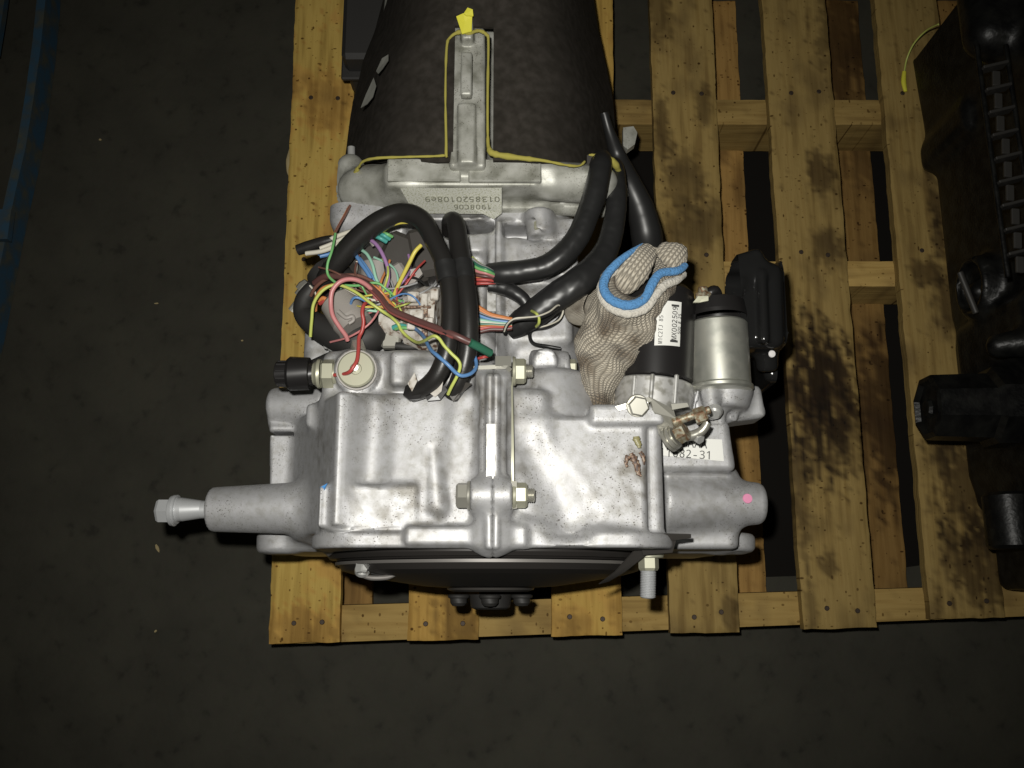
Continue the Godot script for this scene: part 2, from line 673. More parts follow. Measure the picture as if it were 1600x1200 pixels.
	gl.heightmap_texture = ImageTexture.create_from_image(kh)
	gl.heightmap_scale = 0.16
	gl.vertex_color_use_as_albedo = true
	gl.rim_enabled = true
	gl.rim = 0.4
	M.knit = gl
	var gb := plain(lin(0.085, 0.24, 0.48), 0.9)
	gb.heightmap_enabled = true
	gb.heightmap_texture = noise_tex(0.1, 151, [], 256, 3)
	gb.heightmap_scale = 0.15
	gb.rim_enabled = true
	gb.rim = 0.4
	tri(gb, 12.0)
	M.knit_blue = gb
	M.knit_white = gb.duplicate()
	M.knit_white.albedo_color = lin(0.55, 0.52, 0.46)
	M.paint_pink = plain(lin(0.75, 0.28, 0.45), 0.6)
	M.paint_blue = plain(lin(0.08, 0.28, 0.62), 0.6)
	M.paint_white = plain(lin(0.8, 0.78, 0.78), 0.5)
	var gr := plain(Color.WHITE, 0.55)
	gr.albedo_texture = noise_tex(0.05, 161, [[0.3, lin(0.05, 0.03, 0.02)], [0.55, lin(0.2, 0.11, 0.07)], [0.75, lin(0.36, 0.30, 0.22)]], 256, 4)
	tri(gr, 20.0)
	M.grease = gr

# lettering laid on a surface: x_dir is the reading direction, n the way the letters face
func lettering(text: String, at: Vector3, x_dir: Vector3, n: Vector3, height: float, parent: Node3D, mat: Material, mono := true, bold := false):
	var tm := TextMesh.new()
	var f := SystemFont.new()
	f.font_names = PackedStringArray(["Droid Sans Mono" if mono else "Droid Sans"])
	f.font_weight = 700 if bold else 400
	tm.font = f
	tm.text = text
	tm.font_size = 32
	tm.pixel_size = height / 24.0
	tm.depth = 0.0004
	tm.curve_step = 2.0
	var x := x_dir.normalized()
	var z := (n - x * n.dot(x)).normalized()
	var o := MeshInstance3D.new()
	o.name = "lettering"
	o.mesh = tm
	o.material_override = mat
	parent.add_child(o, true)
	var back := Vector3.ZERO
	var q: Node = parent
	while q is Node3D and q != self:
		back += (q as Node3D).position
		q = q.get_parent()
	o.transform = Transform3D(Basis(x, z.cross(x), z), at - back)

# ------------------------------------------------------------------ timber
# a plank between four corners (left back, right back, right front, left front) whose upper face lies at their height
func plank(lb: Vector3, rb: Vector3, rf: Vector3, lf: Vector3, th: float, tone: Color, stains: Array, seed_: int, step := 0.006, along_x := false) -> ArrayMesh:
	var nu := maxi(3, int((rf - lf).length() / step))
	var nv := maxi(3, int((lf - lb).length() / step))
	var no := FastNoiseLite.new()
	no.seed = seed_
	no.frequency = 14.0
	no.fractal_octaves = 4
	var fine := FastNoiseLite.new()
	fine.seed = seed_ + 50
	fine.frequency = 60.0
	fine.fractal_octaves = 3
	var st := SurfaceTool.new()
	st.begin(Mesh.PRIMITIVE_TRIANGLES)
	var off := Vector2(seed_ * 0.137, seed_ * 0.311)
	var pts := []
	var cols := []
	var uvs := []
	for v in nv + 1:
		var row := PackedVector3Array()
		var crow := PackedColorArray()
		var urow := PackedVector2Array()
		for u in nu + 1:
			var fu := float(u) / nu
			var fv := float(v) / nv
			var p := lb.lerp(rb, fu).lerp(lf.lerp(rf, fu), fv)
			var rim := u == 0 or v == 0 or u == nu or v == nv
			var j := no.get_noise_2d(p.x * 2.0, p.z * 2.0)
			p.y += no.get_noise_2d(p.x, p.z * 0.4) * 0.0008 - (0.0016 + absf(j) * 0.002 if rim else 0.0)
			if u == 0 or u == nu:
				p.x += no.get_noise_2d(p.z * 1.5, 7.0 + u) * (0.0 if along_x else 0.0016)
			if (v == nv or v == 0) and not along_x:
				p.z += no.get_noise_2d(p.x, 3.0) * 0.002
			row.append(p)
			urow.append(Vector2(p.z, p.x) + off if along_x else Vector2(p.x, p.z) + off)
			var c := tone
			var a := clampf(no.get_noise_2d(p.x * 0.8, p.z * 0.6) * 1.2 - 0.06, 0.0, 0.6)
			c = c * Color(1, 1, 1).lerp(Color(0.42, 0.40, 0.44), a)
			var b := clampf(fine.get_noise_2d(p.x * 0.9 + 3.0, p.z * 0.9) * 2.2 - 0.95, 0.0, 0.7)
			c = c * Color(1, 1, 1).lerp(Color(0.28, 0.24, 0.22), b)
			for s in stains:
				var w: Vector2 = Vector2((p.x - s[0].x) / s[1], (p.z - s[0].z) / s[2])
				var grain := no.get_noise_2d(p.x * 5.0, p.z * 0.7) * (0.7 if s.size() > 4 else 0.3) + fine.get_noise_2d(p.x, p.z) * 0.5
				var e: float = smoothstep(0.0, 1.0, clampf((1.15 - w.length() * 0.85 + grain) * 1.5, 0.0, 1.0)) * s[3] * (0.95 if s.size() > 4 else 0.8)
				c = c * Color(1, 1, 1).lerp(Color(0.13, 0.10, 0.10), e)
			crow.append(c)
		pts.append(row)
		cols.append(crow)
		uvs.append(urow)
	st.set_smooth_group(1)
	var put := func(v: int, u: int, low: bool):
		st.set_color(cols[v][u])
		st.set_uv(uvs[v][u] + (Vector2(0.05, 0.0) if low else Vector2.ZERO))
		st.set_uv2(uvs[v][u])
		st.add_vertex(pts[v][u] - (Vector3(0, th, 0) if low else Vector3.ZERO))
	for v in nv:
		for u in nu:
			for q in [[0, 0], [0, 1], [1, 1], [0, 0], [1, 1], [1, 0]]:
				put.call(v + q[0], u + q[1], false)
	st.set_smooth_group(2)
	for u in nu:
		for e in [[0, u + 1, u], [nv, u, u + 1]]:
			for q in [[e[1], false], [e[2], false], [e[2], true], [e[1], false], [e[2], true], [e[1], true]]:
				put.call(e[0], q[0], q[1])
	st.set_smooth_group(3)
	for v in nv:
		for e in [[0, v, v + 1], [nu, v + 1, v]]:
			for q in [[e[1], false], [e[2], false], [e[2], true], [e[1], false], [e[2], true], [e[1], true]]:
				put.call(q[0], e[0], q[1])
	st.generate_normals()
	return st.commit()

func pallet():
	var t := thing("wooden_pallet", "stained yellowish wooden pallet of spaced boards under the aluminium transmission", "pallet", Vector3(0, 0, 0.0502))
	var n := 0
	# deck boards: left and right edge in front, front end, tone, stains
	var boards := [
		[Vector3(-0.3282, 0.12, -0.8713), Vector3(-0.2369, 0.12, -0.8713), Vector3(-0.2246, 0.12, 0.0684), Vector3(-0.3168, 0.12, 0.0708), 1.12, [[Vector3(-0.2695, 0.12, -0.7009), 0.045, 0.05, 0.5], [Vector3(-0.2752, 0.12, 0.0539), 0.05, 0.03, 0.5, 1]]],
		[Vector3(-0.1389, 0.12, -0.8713), Vector3(-0.0466, 0.12, -0.8713), Vector3(-0.0433, 0.12, 0.0652), Vector3(-0.1356, 0.12, 0.0668), 0.9, [[Vector3(-0.0651, 0.12, 0.0458), 0.03, 0.06, 0.6, 1]]],
		[Vector3(0.0602, 0.12, -0.8713), Vector3(0.1524, 0.12, -0.8713), Vector3(0.1433, 0.12, 0.0596), Vector3(0.0516, 0.12, 0.062), 1.0, [[Vector3(0.0835, 0.12, 0.0458), 0.02, 0.02, 0.5]]],
		[Vector3(0.2088, 0.12, -0.8713), Vector3(0.3039, 0.12, -0.8713), Vector3(0.2968, 0.12, 0.0563), Vector3(0.2067, 0.12, 0.0579), 0.72, [[Vector3(0.2226, 0.12, -0.8495), 0.02, 0.05, 0.7], [Vector3(0.2205, 0.12, -0.6494), 0.012, 0.06, 0.8], [Vector3(0.2503, 0.12, -0.5738), 0.03, 0.05, 0.7], [Vector3(0.2661, 0.12, -0.5097), 0.05, 0.04, 0.6], [Vector3(0.2835, 0.12, -0.6957), 0.012, 0.035, 0.8], [Vector3(0.2846, 0.12, 0.0337), 0.014, 0.03, 0.75], [Vector3(0.2288, 0.12, -0.2568), 0.03, 0.12, 0.5, 1]]],
		[Vector3(0.3797, 0.12, -0.8713), Vector3(0.4758, 0.12, -0.8713), Vector3(0.4765, 0.12, 0.0499), Vector3(0.3804, 0.12, 0.0523), 0.70, [[Vector3(0.4479, 0.12, -0.5888), 0.022, 0.035, 0.95], [Vector3(0.4498, 0.12, -0.4757), 0.025, 0.03, 0.75], [Vector3(0.4268, 0.12, -0.2568), 0.06, 0.09, 0.95, 1], [Vector3(0.4253, 0.12, -0.2975), 0.035, 0.07, 0.8, 1], [Vector3(0.4572, 0.12, -0.1946), 0.06, 0.05, 0.6, 1], [Vector3(0.3878, 0.12, -0.1337), 0.012, 0.09, 0.6, 1], [Vector3(0.4188, 0.12, -0.0279), 0.012, 0.02, 0.8], [Vector3(0.4815, 0.12, -0.8171), 0.03, 0.06, 0.6, 1], [Vector3(0.3923, 0.12, 0.0255), 0.008, 0.04, 0.6]]],
		[Vector3(0.5506, 0.12, -0.8713), Vector3(0.6447, 0.12, -0.8713), Vector3(0.6457, 0.12, 0.0377), Vector3(0.5476, 0.12, 0.0402), 0.68, [[Vector3(0.6116, 0.12, -0.5342), 0.013, 0.03, 0.95], [Vector3(0.6091, 0.12, -0.4902), 0.01, 0.035, 0.95], [Vector3(0.5894, 0.12, -0.4373), 0.025, 0.02, 0.9], [Vector3(0.6049, 0.12, -0.5988), 0.006, 0.025, 0.9], [Vector3(0.6303, 0.12, -0.3947), 0.04, 0.05, 0.9], [Vector3(0.6205, 0.12, -0.1337), 0.05, 0.08, 0.8, 1], [Vector3(0.6181, 0.12, -0.0321), 0.05, 0.06, 0.8, 1], [Vector3(0.5825, 0.12, -0.1858), 0.02, 0.04, 0.5, 1]]],
		[Vector3(0.7234, 0.12, -0.8713), Vector3(0.8156, 0.12, -0.8713), Vector3(0.8208, 0.12, 0.0296), Vector3(0.7235, 0.12, 0.0312), 0.6, [[Vector3(0.7391, 0.12, -0.1858), 0.09, 0.3, 0.8, 1]]],
	]
	for b in boards:
		n += 1
		# the boards run on past the picture's upper edge to the pallet's far end
		var lb: Vector3 = b[0] + (b[0] - b[3]) * 0.12
		var rb: Vector3 = b[1] + (b[1] - b[2]) * 0.12
		part("deck_board", plank(lb, rb, b[2], b[3], 0.016, (Color(1.06, 0.93, 0.70) if n < 4 else Color(0.9, 0.9, 0.92)) * b[4], b[5], n * 7, 0.005), M["wood%d" % (n % 3)], t)
	# stringers on edge, under the boards
	for s in [
		[Vector3(-0.3143, 0.1035, 0.025), Vector3(0.8459, 0.1035, -0.009), Vector3(0.84, 0.1035, 0.0308), Vector3(-0.3117, 0.1035, 0.0726), 0.95, 0.0],
		[Vector3(-0.3251, 0.1035, -0.4586), Vector3(0.9121, 0.1035, -0.4605), Vector3(0.9065, 0.1035, -0.4228), Vector3(-0.325, 0.1035, -0.4209), 1.2, 0.0],
		[Vector3(-0.3271, 0.1035, -0.7165), Vector3(0.9493, 0.1035, -0.7144), Vector3(0.9434, 0.1035, -0.6746), Vector3(-0.3269, 0.1035, -0.6756), 0.8, 0.0],
		[Vector3(-0.3302, 0.1035, -0.9955), Vector3(0.9905, 0.1035, -0.9955), Vector3(0.9842, 0.1035, -0.9523), Vector3(-0.3281, 0.1035, -0.9523), 0.8, 0.0]]:
		n += 1
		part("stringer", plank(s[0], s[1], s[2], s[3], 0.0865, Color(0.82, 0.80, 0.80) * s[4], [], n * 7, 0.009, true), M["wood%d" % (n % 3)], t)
	# lower boards lying on the floor
	for b in [
		[Vector3(-0.2943, 0.017, -0.9431), Vector3(-0.2102, 0.017, -0.9431), Vector3(-0.1986, 0.017, 0.0584), Vector3(-0.2798, 0.017, 0.0584), 0.8, []],
		[Vector3(-0.0736, 0.017, -0.9431), Vector3(0.0105, 0.017, -0.9431), Vector3(0.0135, 0.017, 0.0584), Vector3(-0.0677, 0.017, 0.0584), 0.8, []],
		[Vector3(0.2733, 0.017, -0.9431), Vector3(0.3668, 0.017, -0.9431), Vector3(0.3624, 0.017, 0.0365), Vector3(0.279, 0.017, 0.0365), 0.95, [[Vector3(0.3325, 0.017, -0.6919), 0.014, 0.04, 0.7], [Vector3(0.367, 0.017, -0.2011), 0.02, 0.2, 0.35, 1]]],
		[Vector3(0.4793, 0.017, -0.9431), Vector3(0.5675, 0.017, -0.9431), Vector3(0.5643, 0.017, 0.0276), Vector3(0.4808, 0.017, 0.0276), 0.62, [[Vector3(0.5298, 0.017, -0.8612), 0.06, 0.12, 0.8, 1], [Vector3(0.5494, 0.017, -0.6536), 0.03, 0.05, 0.5, 1], [Vector3(0.5594, 0.017, -0.2489), 0.06, 0.12, 0.9, 1]]],
		[Vector3(0.6726, 0.017, -0.9431), Vector3(0.762, 0.017, -0.9431), Vector3(0.7621, 0.017, 0.0276), Vector3(0.6714, 0.017, 0.0276), 0.8, [[Vector3(0.6985, 0.017, -0.3968), 0.06, 0.3, 0.7, 1]]]]:
		n += 1
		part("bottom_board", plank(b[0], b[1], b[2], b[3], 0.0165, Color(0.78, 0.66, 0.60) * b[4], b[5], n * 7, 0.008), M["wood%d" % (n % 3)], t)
	# nail heads where boards cross the stringers
	var rng := RandomNumberGenerator.new()
	rng.seed = 4
	var nm := MB.new()
	nm.cyl(Vector3(0, -0.002, 0), Vector3(0, 0.0012, 0), 0.0038, 0.0034, 8, 0.0006)
	var nmesh := nm.done()
	for b in boards:
		for fv in [0.975, 0.44, 0.17]:
			for fu in [0.3, 0.72]:
				var p: Vector3 = b[0].lerp(b[1], fu).lerp(b[3].lerp(b[2], fu), fv)
				var o := part("nail", nmesh, M.nail, t)
				o.position += p + Vector3(rng.randf_range(-0.006, 0.006), 0.0, rng.randf_range(-0.004, 0.004))
	# a splinter that stands off the outer board's edge
	var sp := MB.new()
	sp.tube([Vector3(-0.3265, 0.112, -0.6311), Vector3(-0.3273, 0.116, -0.6108), Vector3(-0.3259, 0.114, -0.5936), Vector3(-0.3231, 0.112, -0.5845)], [0.001, 0.0035, 0.0035, 0.001], 6, 3, true, 0.0, 0.5)
	part("splinter", sp.done(), M.chip, t)

# ------------------------------------------------------------------ the transmission
func wire(called: String, path: Array, r: float, col: String, parent: Node3D, sub := 6):
	var m := MB.new()
	m.tube(path, r, 7, sub)
	part(called, m.done(), M["wire_" + col], parent)

func hexbolt(at: Vector3, dir: Vector3, flats: float, h: float, washer: float, mat: Material, parent: Node3D, turn := 0.3, called := "bolt"):
	var m := MB.new()
	if washer > 0.0:
		m.cyl(at, at + dir.normalized() * h * 0.28, washer, washer * 0.97, 24, 0.0005)
	m.hex(at + dir.normalized() * h * (0.2 if washer > 0.0 else 0.0), dir, h, flats, turn)
	part(called, m.done(), mat, parent)

func thread(a: Vector3, b: Vector3, r: float, mat: Material, parent: Node3D, called := "threaded_end"):
	var m := MB.new()
	var l := (b - a).length()
	var pr := [[0.0, 0.0], [0.0, r]]
	var n := int(l / 0.0016)
	for i in n:
		pr.append([(i + 0.25) * l / n, r])
		pr.append([(i + 0.75) * l / n, r * 0.87])
	pr.append([l, r * 0.8])
	pr.append([l, 0.0])
	m.lathe(a, b - a, pr, 16)
	part(called, m.done(), mat, parent)

func case_solids() -> Array:
	var up := 0.0
	return [
		# main case behind the bell
		lo(Vector3(-0.0576, 0.405, -0.1844), 0.142, Vector3(-0.0558, 0.4, -0.4199), 0.128, 0.135, 0.05, 0.01, 0.0),
		# bell housing: left and right of the seam
		lo(Vector3(-0.0765, 0.492, -0.0425), 0.102, Vector3(-0.0751, 0.482, -0.1875), 0.108, 0.15, 0.028, 0.008, 0.008),
		lo(Vector3(0.0628, 0.492, -0.0425), 0.0655, Vector3(0.0546, 0.484, -0.163), 0.076, 0.15, 0.006, 0.004, 0.006),
		lo(Vector3(-0.012, 0.492, -0.0425), 0.06, Vector3(-0.0125, 0.484, -0.191), 0.05, 0.15, 0.012, 0.008, 0.01),
		# the bell's lower, wider skirt on the left
		bx(Vector3(-0.187, 0.392, -0.1185), Vector3(0.03, 0.11, 0.066), 0.004, 0.006, Vector3(0, 0, -26)),
		# front flange
		lo(Vector3(-0.019, 0.498, -0.0364), 0.176, Vector3(-0.019, 0.498, -0.051), 0.176, 0.15, 0.05, 0.002, 0.004),
		bx(Vector3(-0.095, 0.5, -0.0538), Vector3(0.085, 0.0035, 0.0022), 0.001, 0.002, Vector3.ZERO, true),
		bx(Vector3(0.0772, 0.5, -0.0521), Vector3(0.05, 0.0030, 0.0022), 0.001, 0.002, Vector3.ZERO, true),
		lo(Vector3(-0.0084, 0.345, -0.0393), 0.268, Vector3(-0.0084, 0.345, -0.0593), 0.262, 0.15, 0.025, 0.008, 0.02),
		cy(Vector3(-0.2616, 0.325, -0.0604), Vector3(-0.2605, 0.325, -0.0394), 0.022, 0.022, 0.004, 0.012),
		cy(Vector3(0.2435, 0.335, -0.0592), Vector3(0.2425, 0.335, -0.039), 0.024, 0.024, 0.006, 0.012),
		# brighter thick part of the flange round the seam
		bx(Vector3(-0.0658, 0.492, -0.0472), Vector3(0.034, 0.012, 0.009), 0.004, 0.004),
		bx(Vector3(0, 0.492, -0.0472), Vector3(0.014, 0.012, 0.010), 0.004, 0.008),
		cp(Vector3(0.0108, 0.492, -0.0579), Vector3(0.111, 0.49, -0.0473), 0.006, 0.004, 0.008),
		# the seam's rib
		bx(Vector3(-0.0182, 0.495, -0.1178), Vector3(0.013, 0.013, 0.082), 0.004, 0.012),
		bx(Vector3(-0.0181, 0.502, -0.1169), Vector3(0.0062, 0.012, 0.082), 0.002, 0.006),
		cy(Vector3(-0.0386, 0.506, -0.0841), Vector3(0.0006, 0.506, -0.0841), 0.0165, 0.0165, 0.003, 0.007),
		cp(Vector3(-0.0191, 0.499, -0.0752), Vector3(-0.0192, 0.489, -0.0403), 0.011, 0.013, 0.012),
		cy(Vector3(-0.0348, 0.49, -0.1986), Vector3(-0.0006, 0.49, -0.1986), 0.0135, 0.0135, 0.003, 0.008),
		bx(Vector3(-0.0182, 0.402, -0.3166), Vector3(0.0085, 0.014, 0.078), 0.003, 0.008),
		bx(Vector3(-0.0056, 0.395, -0.3189), Vector3(0.006, 0.012, 0.078), 0.004, 0.008),
		# folds in the bell's left panel
		cp(Vector3(-0.1312, 0.4935, -0.1927), Vector3(-0.1339, 0.4995, -0.0943), 0.0165, 0.0160, 0.010, true),
				cp(Vector3(-0.0759, 0.4905, -0.1307), Vector3(-0.0707, 0.4975, -0.0765), 0.0050, 0.0122, 0.004, true),
		# flat pad above the dowel arm
		bt(Vector3(-0.1371, 0.494, -0.075), Vector3(0.046, 0.017, 0.0205), 0.003, 0.006, Vector3(0, 0, -3.5)),
		# dowel arm on the left
		cy(Vector3(-0.1892, 0.385, -0.083), Vector3(-0.3207, 0.375, -0.0818), 0.0290, 0.0235, 0.003, 0.014),
		cp(Vector3(-0.2107, 0.36, -0.07), Vector3(-0.1753, 0.36, -0.0496), 0.02, 0.02, 0.02),
		cy(Vector3(-0.3137, 0.3755, -0.0818), Vector3(-0.3261, 0.375, -0.0818), 0.0085, 0.0085, 0.001, 0.0, true),
		# outer lug column on the left
		bt(Vector3(-0.2516, 0.345, -0.138), Vector3(0.0185, 0.10, 0.045), 0.003, 0.006, Vector3(0, 3, 0)),
		cy(Vector3(-0.2733, 0.335, -0.2008), Vector3(-0.2053, 0.345, -0.2018), 0.0215, 0.0225, 0.006, 0.010),
		bt(Vector3(-0.2502, 0.35, -0.1746), Vector3(0.0205, 0.03, 0.004), 0.0015, 0.003),
		bt(Vector3(-0.2506, 0.347, -0.1686), Vector3(0.0195, 0.03, 0.002), 0.001, 0.001, Vector3.ZERO, true),
		# corner of the sloping wall
		bt(Vector3(-0.2019, 0.435, -0.1734), Vector3(0.010, 0.035, 0.012), 0.004, 0.010),
		# soft valley in the right panel
		cp(Vector3(0.017, 0.4995, -0.1331), Vector3(0.0541, 0.5115, -0.0648), 0.012, 0.025, 0.016, true),
		# wall and step blocks on the right
		lo(Vector3(0.1864, 0.425, -0.1174), 0.044, Vector3(0.182, 0.425, -0.1705), 0.043, 0.15, 0.008, 0.006, 0.006),
		lo(Vector3(0.1842, 0.395, -0.0393), 0.053, Vector3(0.1877, 0.395, -0.1245), 0.053, 0.15, 0.012, 0.006, 0.010),
		cy(Vector3(0.1541, 0.395, -0.0882), Vector3(0.2645, 0.39, -0.0866), 0.031, 0.0215, 0.007, 0.014),
		bt(Vector3(0.1351, 0.476, -0.1005), Vector3(0.0115, 0.06, 0.060), 0.008, 0.0015),
		# starter flange pad
		bx(Vector3(0.1115, 0.46, -0.1642), Vector3(0.036, 0.03, 0.010), 0.004, 0.006),
		# drum behind the bell on the right
		cy(Vector3(0.0387, 0.425, -0.2105), Vector3(0.043, 0.435, -0.1456), 0.046, 0.046, 0.010, 0.004),
		# boss with the sealing plug
		cy(Vector3(0.0185, 0.44, -0.2227), Vector3(0.0583, 0.436, -0.2237), 0.0175, 0.0165, 0.003, 0.006),
		cy(Vector3(0.0347, 0.43, -0.2306), Vector3(0.0336, 0.461, -0.2243), 0.0125, 0.0125, 0.0015, 0.004),
		# bell's back panel on the left: raised pad, breather seat
		bt(Vector3(-0.0983, 0.47, -0.2149), Vector3(0.024, 0.020, 0.018), 0.005, 0.005),
		bt(Vector3(-0.1363, 0.452, -0.2085), Vector3(0.058, 0.03, 0.03), 0.010, 0.012),
		cy(Vector3(-0.1635, 0.42, -0.2226), Vector3(-0.1559, 0.464, -0.2123), 0.0245, 0.0225, 0.003, 0.006),
		bx(Vector3(-0.0518, 0.455, -0.2078), Vector3(0.05, 0.022, 0.012), 0.006, 0.01),
		# panels of the main case
		bx(Vector3(-0.0459, 0.404, -0.3728), Vector3(0.022, 0.006, 0.014), 0.004, 0.008),
		cp(Vector3(-0.1136, 0.402, -0.3932), Vector3(-0.0369, 0.402, -0.3932), 0.008, 0.008, 0.008),
		cp(Vector3(-0.0341, 0.402, -0.3917), Vector3(-0.0248, 0.398, -0.3587), 0.008, 0.006, 0.01),
		cy(Vector3(0.0305, 0.408, -0.4073), Vector3(0.0303, 0.408, -0.3788), 0.0165, 0.0155, 0.003, 0.008),
		bx(Vector3(0.0366, 0.402, -0.3497), Vector3(0.036, 0.009, 0.021), 0.006, 0.012),
		cp(Vector3(0.0042, 0.402, -0.3736), Vector3(-0.007, 0.4, -0.343), 0.009, 0.008, 0.012),
		bx(Vector3(0.0571, 0.395, -0.3884), Vector3(0.020, 0.012, 0.012), 0.004, 0.01),
		bx(Vector3(0.0315, 0.394, -0.2862), Vector3(0.034, 0.016, 0.03), 0.008, 0.015),
		cy(Vector3(-0.045, 0.4, -0.2629), Vector3(-0.0434, 0.43, -0.234), 0.03, 0.03, 0.008, 0.02),
		bt(Vector3(-0.0698, 0.42, -0.3896), Vector3(0.050, 0.030, 0.0075), 0.004, 0.008, Vector3.ZERO, true),
		bt(Vector3(0.0112, 0.42, -0.3859), Vector3(0.020, 0.026, 0.009), 0.004, 0.006, Vector3.ZERO, true),
		cy(Vector3(0.0307, 0.4, -0.4092), Vector3(0.0305, 0.4, -0.3789), 0.0155, 0.0145, 0.003, 0.004),
		# lower left of the main case, seen under the connectors
		bx(Vector3(-0.1619, 0.37, -0.4195), Vector3(0.045, 0.03, 0.03), 0.02, 0.03),
		bx(Vector3(-0.1942, 0.36, -0.2626), Vector3(0.035, 0.03, 0.03), 0.012, 0.02),
	]

func rear_solids() -> Array:
	return [
		lo(Vector3(-0.0531, 0.452, -0.4177), 0.081, Vector3(-0.0534, 0.452, -0.4442), 0.081, 0.135, 0.006, 0.002, 0.0),
		lo(Vector3(-0.0566, 0.385, -0.4171), 0.128, Vector3(-0.0563, 0.4, -0.4662), 0.124, 0.135, 0.03, 0.004, 0.006),
		lo(Vector3(0, 0.405, -0.4086), 0.040, Vector3(0, 0.43, -0.4518), 0.040, 0.135, 0.01, 0.003, 0.004),
		# shoulder lugs
		cp(Vector3(-0.169, 0.395, -0.4429), Vector3(-0.1116, 0.43, -0.433), 0.020, 0.022, 0.018),
		cy(Vector3(-0.1895, 0.385, -0.4404), Vector3(-0.098, 0.425, -0.4285), 0.017, 0.017, 0.006, 0.016),
		cp(Vector3(-0.1876, 0.37, -0.4774), Vector3(-0.198, 0.36, -0.4516), 0.016, 0.018, 0.02),
		cp(Vector3(0.0431, 0.432, -0.4321), Vector3(0.0951, 0.42, -0.4338), 0.0215, 0.0215, 0.014),
		cp(Vector3(0.036, 0.395, -0.422), Vector3(0.0975, 0.39, -0.4188), 0.012, 0.012, 0.012),
		cp(Vector3(0.024, 0.45, -0.4392), Vector3(0.0933, 0.44, -0.4366), 0.006, 0.006, 0.008),
		# central spine between the shields
		lo(Vector3(-0.0471, 0.466, -0.4316), 0.0195, Vector3(-0.0499, 0.46, -0.6027), 0.0205, 0.30, 0.004, 0.004, 0.004),
		lo(Vector3(-0.0475, 0.472, -0.4331), 0.0095, Vector3(-0.0483, 0.47, -0.5047), 0.0095, 0.30, 0.002, 0.002, 0.002),
		bx(Vector3(-0.0485, 0.474, -0.5339), Vector3(0.0062, 0.006, 0.026), 0.002, 0.002),
		lo(Vector3(-0.0482, 0.475, -0.5774), 0.007, Vector3(-0.0494, 0.472, -0.6103), 0.007, 0.30, 0.002, 0.003, 0.004),
		# body under the shields
		lo(Vector3(-0.046, 0.42, -0.4536), 0.105, Vector3(-0.0309, 0.39, -0.7615), 0.085, 0.135, 0.07, 0.01, 0.02),
	]

func transmission():
	var base: Vector3 = Vector3(-0.0353, 0.12, -0.2748)
	var t := thing("transmission", "silver cast aluminium gearbox with cut wiring lying on the wooden pallet", "transmission", base)
	var xs := -0.0178
	var all := case_solids()
	var left := all.duplicate()
	left.append(bx(Vector3(xs + 0.5004, 0.4, 0), Vector3(0.5, 1, 2), 0.0, 0.0, Vector3.ZERO, true))
	var right := all.duplicate()
	right.append(bx(Vector3(xs - 0.5004, 0.4, 0), Vector3(0.5, 1, 2), 0.0, 0.0, Vector3.ZERO, true))
	# hollow of the bell, open in front
	for s in [left, right]:
		s.append(cy(Vector3(-0.022, 0.31, -0.02), Vector3(-0.022, 0.31, -0.075), 0.183, 0.17, 0.002, 0.0, true))
	# grime gathered in corners and round the lugs: where, how far, how strong
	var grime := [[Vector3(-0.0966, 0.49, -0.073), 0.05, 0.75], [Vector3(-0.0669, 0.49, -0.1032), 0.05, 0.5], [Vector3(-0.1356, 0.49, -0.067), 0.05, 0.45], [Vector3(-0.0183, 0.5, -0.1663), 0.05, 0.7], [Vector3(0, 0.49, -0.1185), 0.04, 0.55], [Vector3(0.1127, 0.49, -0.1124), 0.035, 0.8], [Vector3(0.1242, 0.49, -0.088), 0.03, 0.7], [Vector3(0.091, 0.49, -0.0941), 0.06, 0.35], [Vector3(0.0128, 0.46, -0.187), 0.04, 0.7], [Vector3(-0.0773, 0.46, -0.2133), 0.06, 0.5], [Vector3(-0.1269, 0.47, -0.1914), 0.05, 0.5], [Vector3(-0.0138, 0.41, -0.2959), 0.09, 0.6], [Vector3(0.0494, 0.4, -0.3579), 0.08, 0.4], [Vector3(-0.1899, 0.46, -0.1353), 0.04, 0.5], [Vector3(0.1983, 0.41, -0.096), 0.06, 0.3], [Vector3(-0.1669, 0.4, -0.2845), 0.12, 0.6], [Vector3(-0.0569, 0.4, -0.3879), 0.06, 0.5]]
	part("case_half", cast(left, 0.0031, Vector3(-0.40, 0.14, -0.42), Vector3(xs + 0.008, 0.54, -0.01), grime), M.cast, t)
	part("case_half", cast(right, 0.0031, Vector3(xs - 0.008, 0.14, -0.42), Vector3(0.30, 0.54, -0.01), grime), M.cast, t)
	part("rear_housing", cast(rear_solids(), 0.0034, Vector3(-0.20, 0.2, -0.68), Vector3(0.14, 0.50, -0.32)), M.cast_grey, t)
	var m := MB.new()
	m.box(Vector3(-0.0934, 0.446, -0.4337), Vector3(0.0392, 0.012, 0.0128), 0.0015)
	part("collar_block", m.done(), M.cast_grey, t)
	m = MB.new()
	m.box(Vector3(-0.0076, 0.446, -0.433), Vector3(0.0388, 0.012, 0.0128), 0.0015)
	part("collar_block", m.done(), M.cast_grey, t)
	# machined crown of the seam's rib, worn bright
	m = MB.new()
	m.box(Vector3(-0.0196, 0.5142, -0.1242), Vector3(0.0045, 0.0006, 0.026), 0.0004)
	part("machined_face", m.done(), M.machined, t)
	m = MB.new()
	m.box(Vector3(-0.0218, 0.4162, -0.255), Vector3(0.005, 0.0006, 0.02), 0.0004)
	part("machined_face", m.done(), M.machined, t)
	m = MB.new()
	m.box(Vector3(-0.022, 0.4163, -0.3011), Vector3(0.005, 0.0006, 0.012), 0.0004)
	part("machined_face", m.done(), M.machined, t)
	bolts(t)
	flexplate(t)
	shield(t)
	plates(t)
	breather(t)
	harness(t)
	starter(t)
	marks(t)

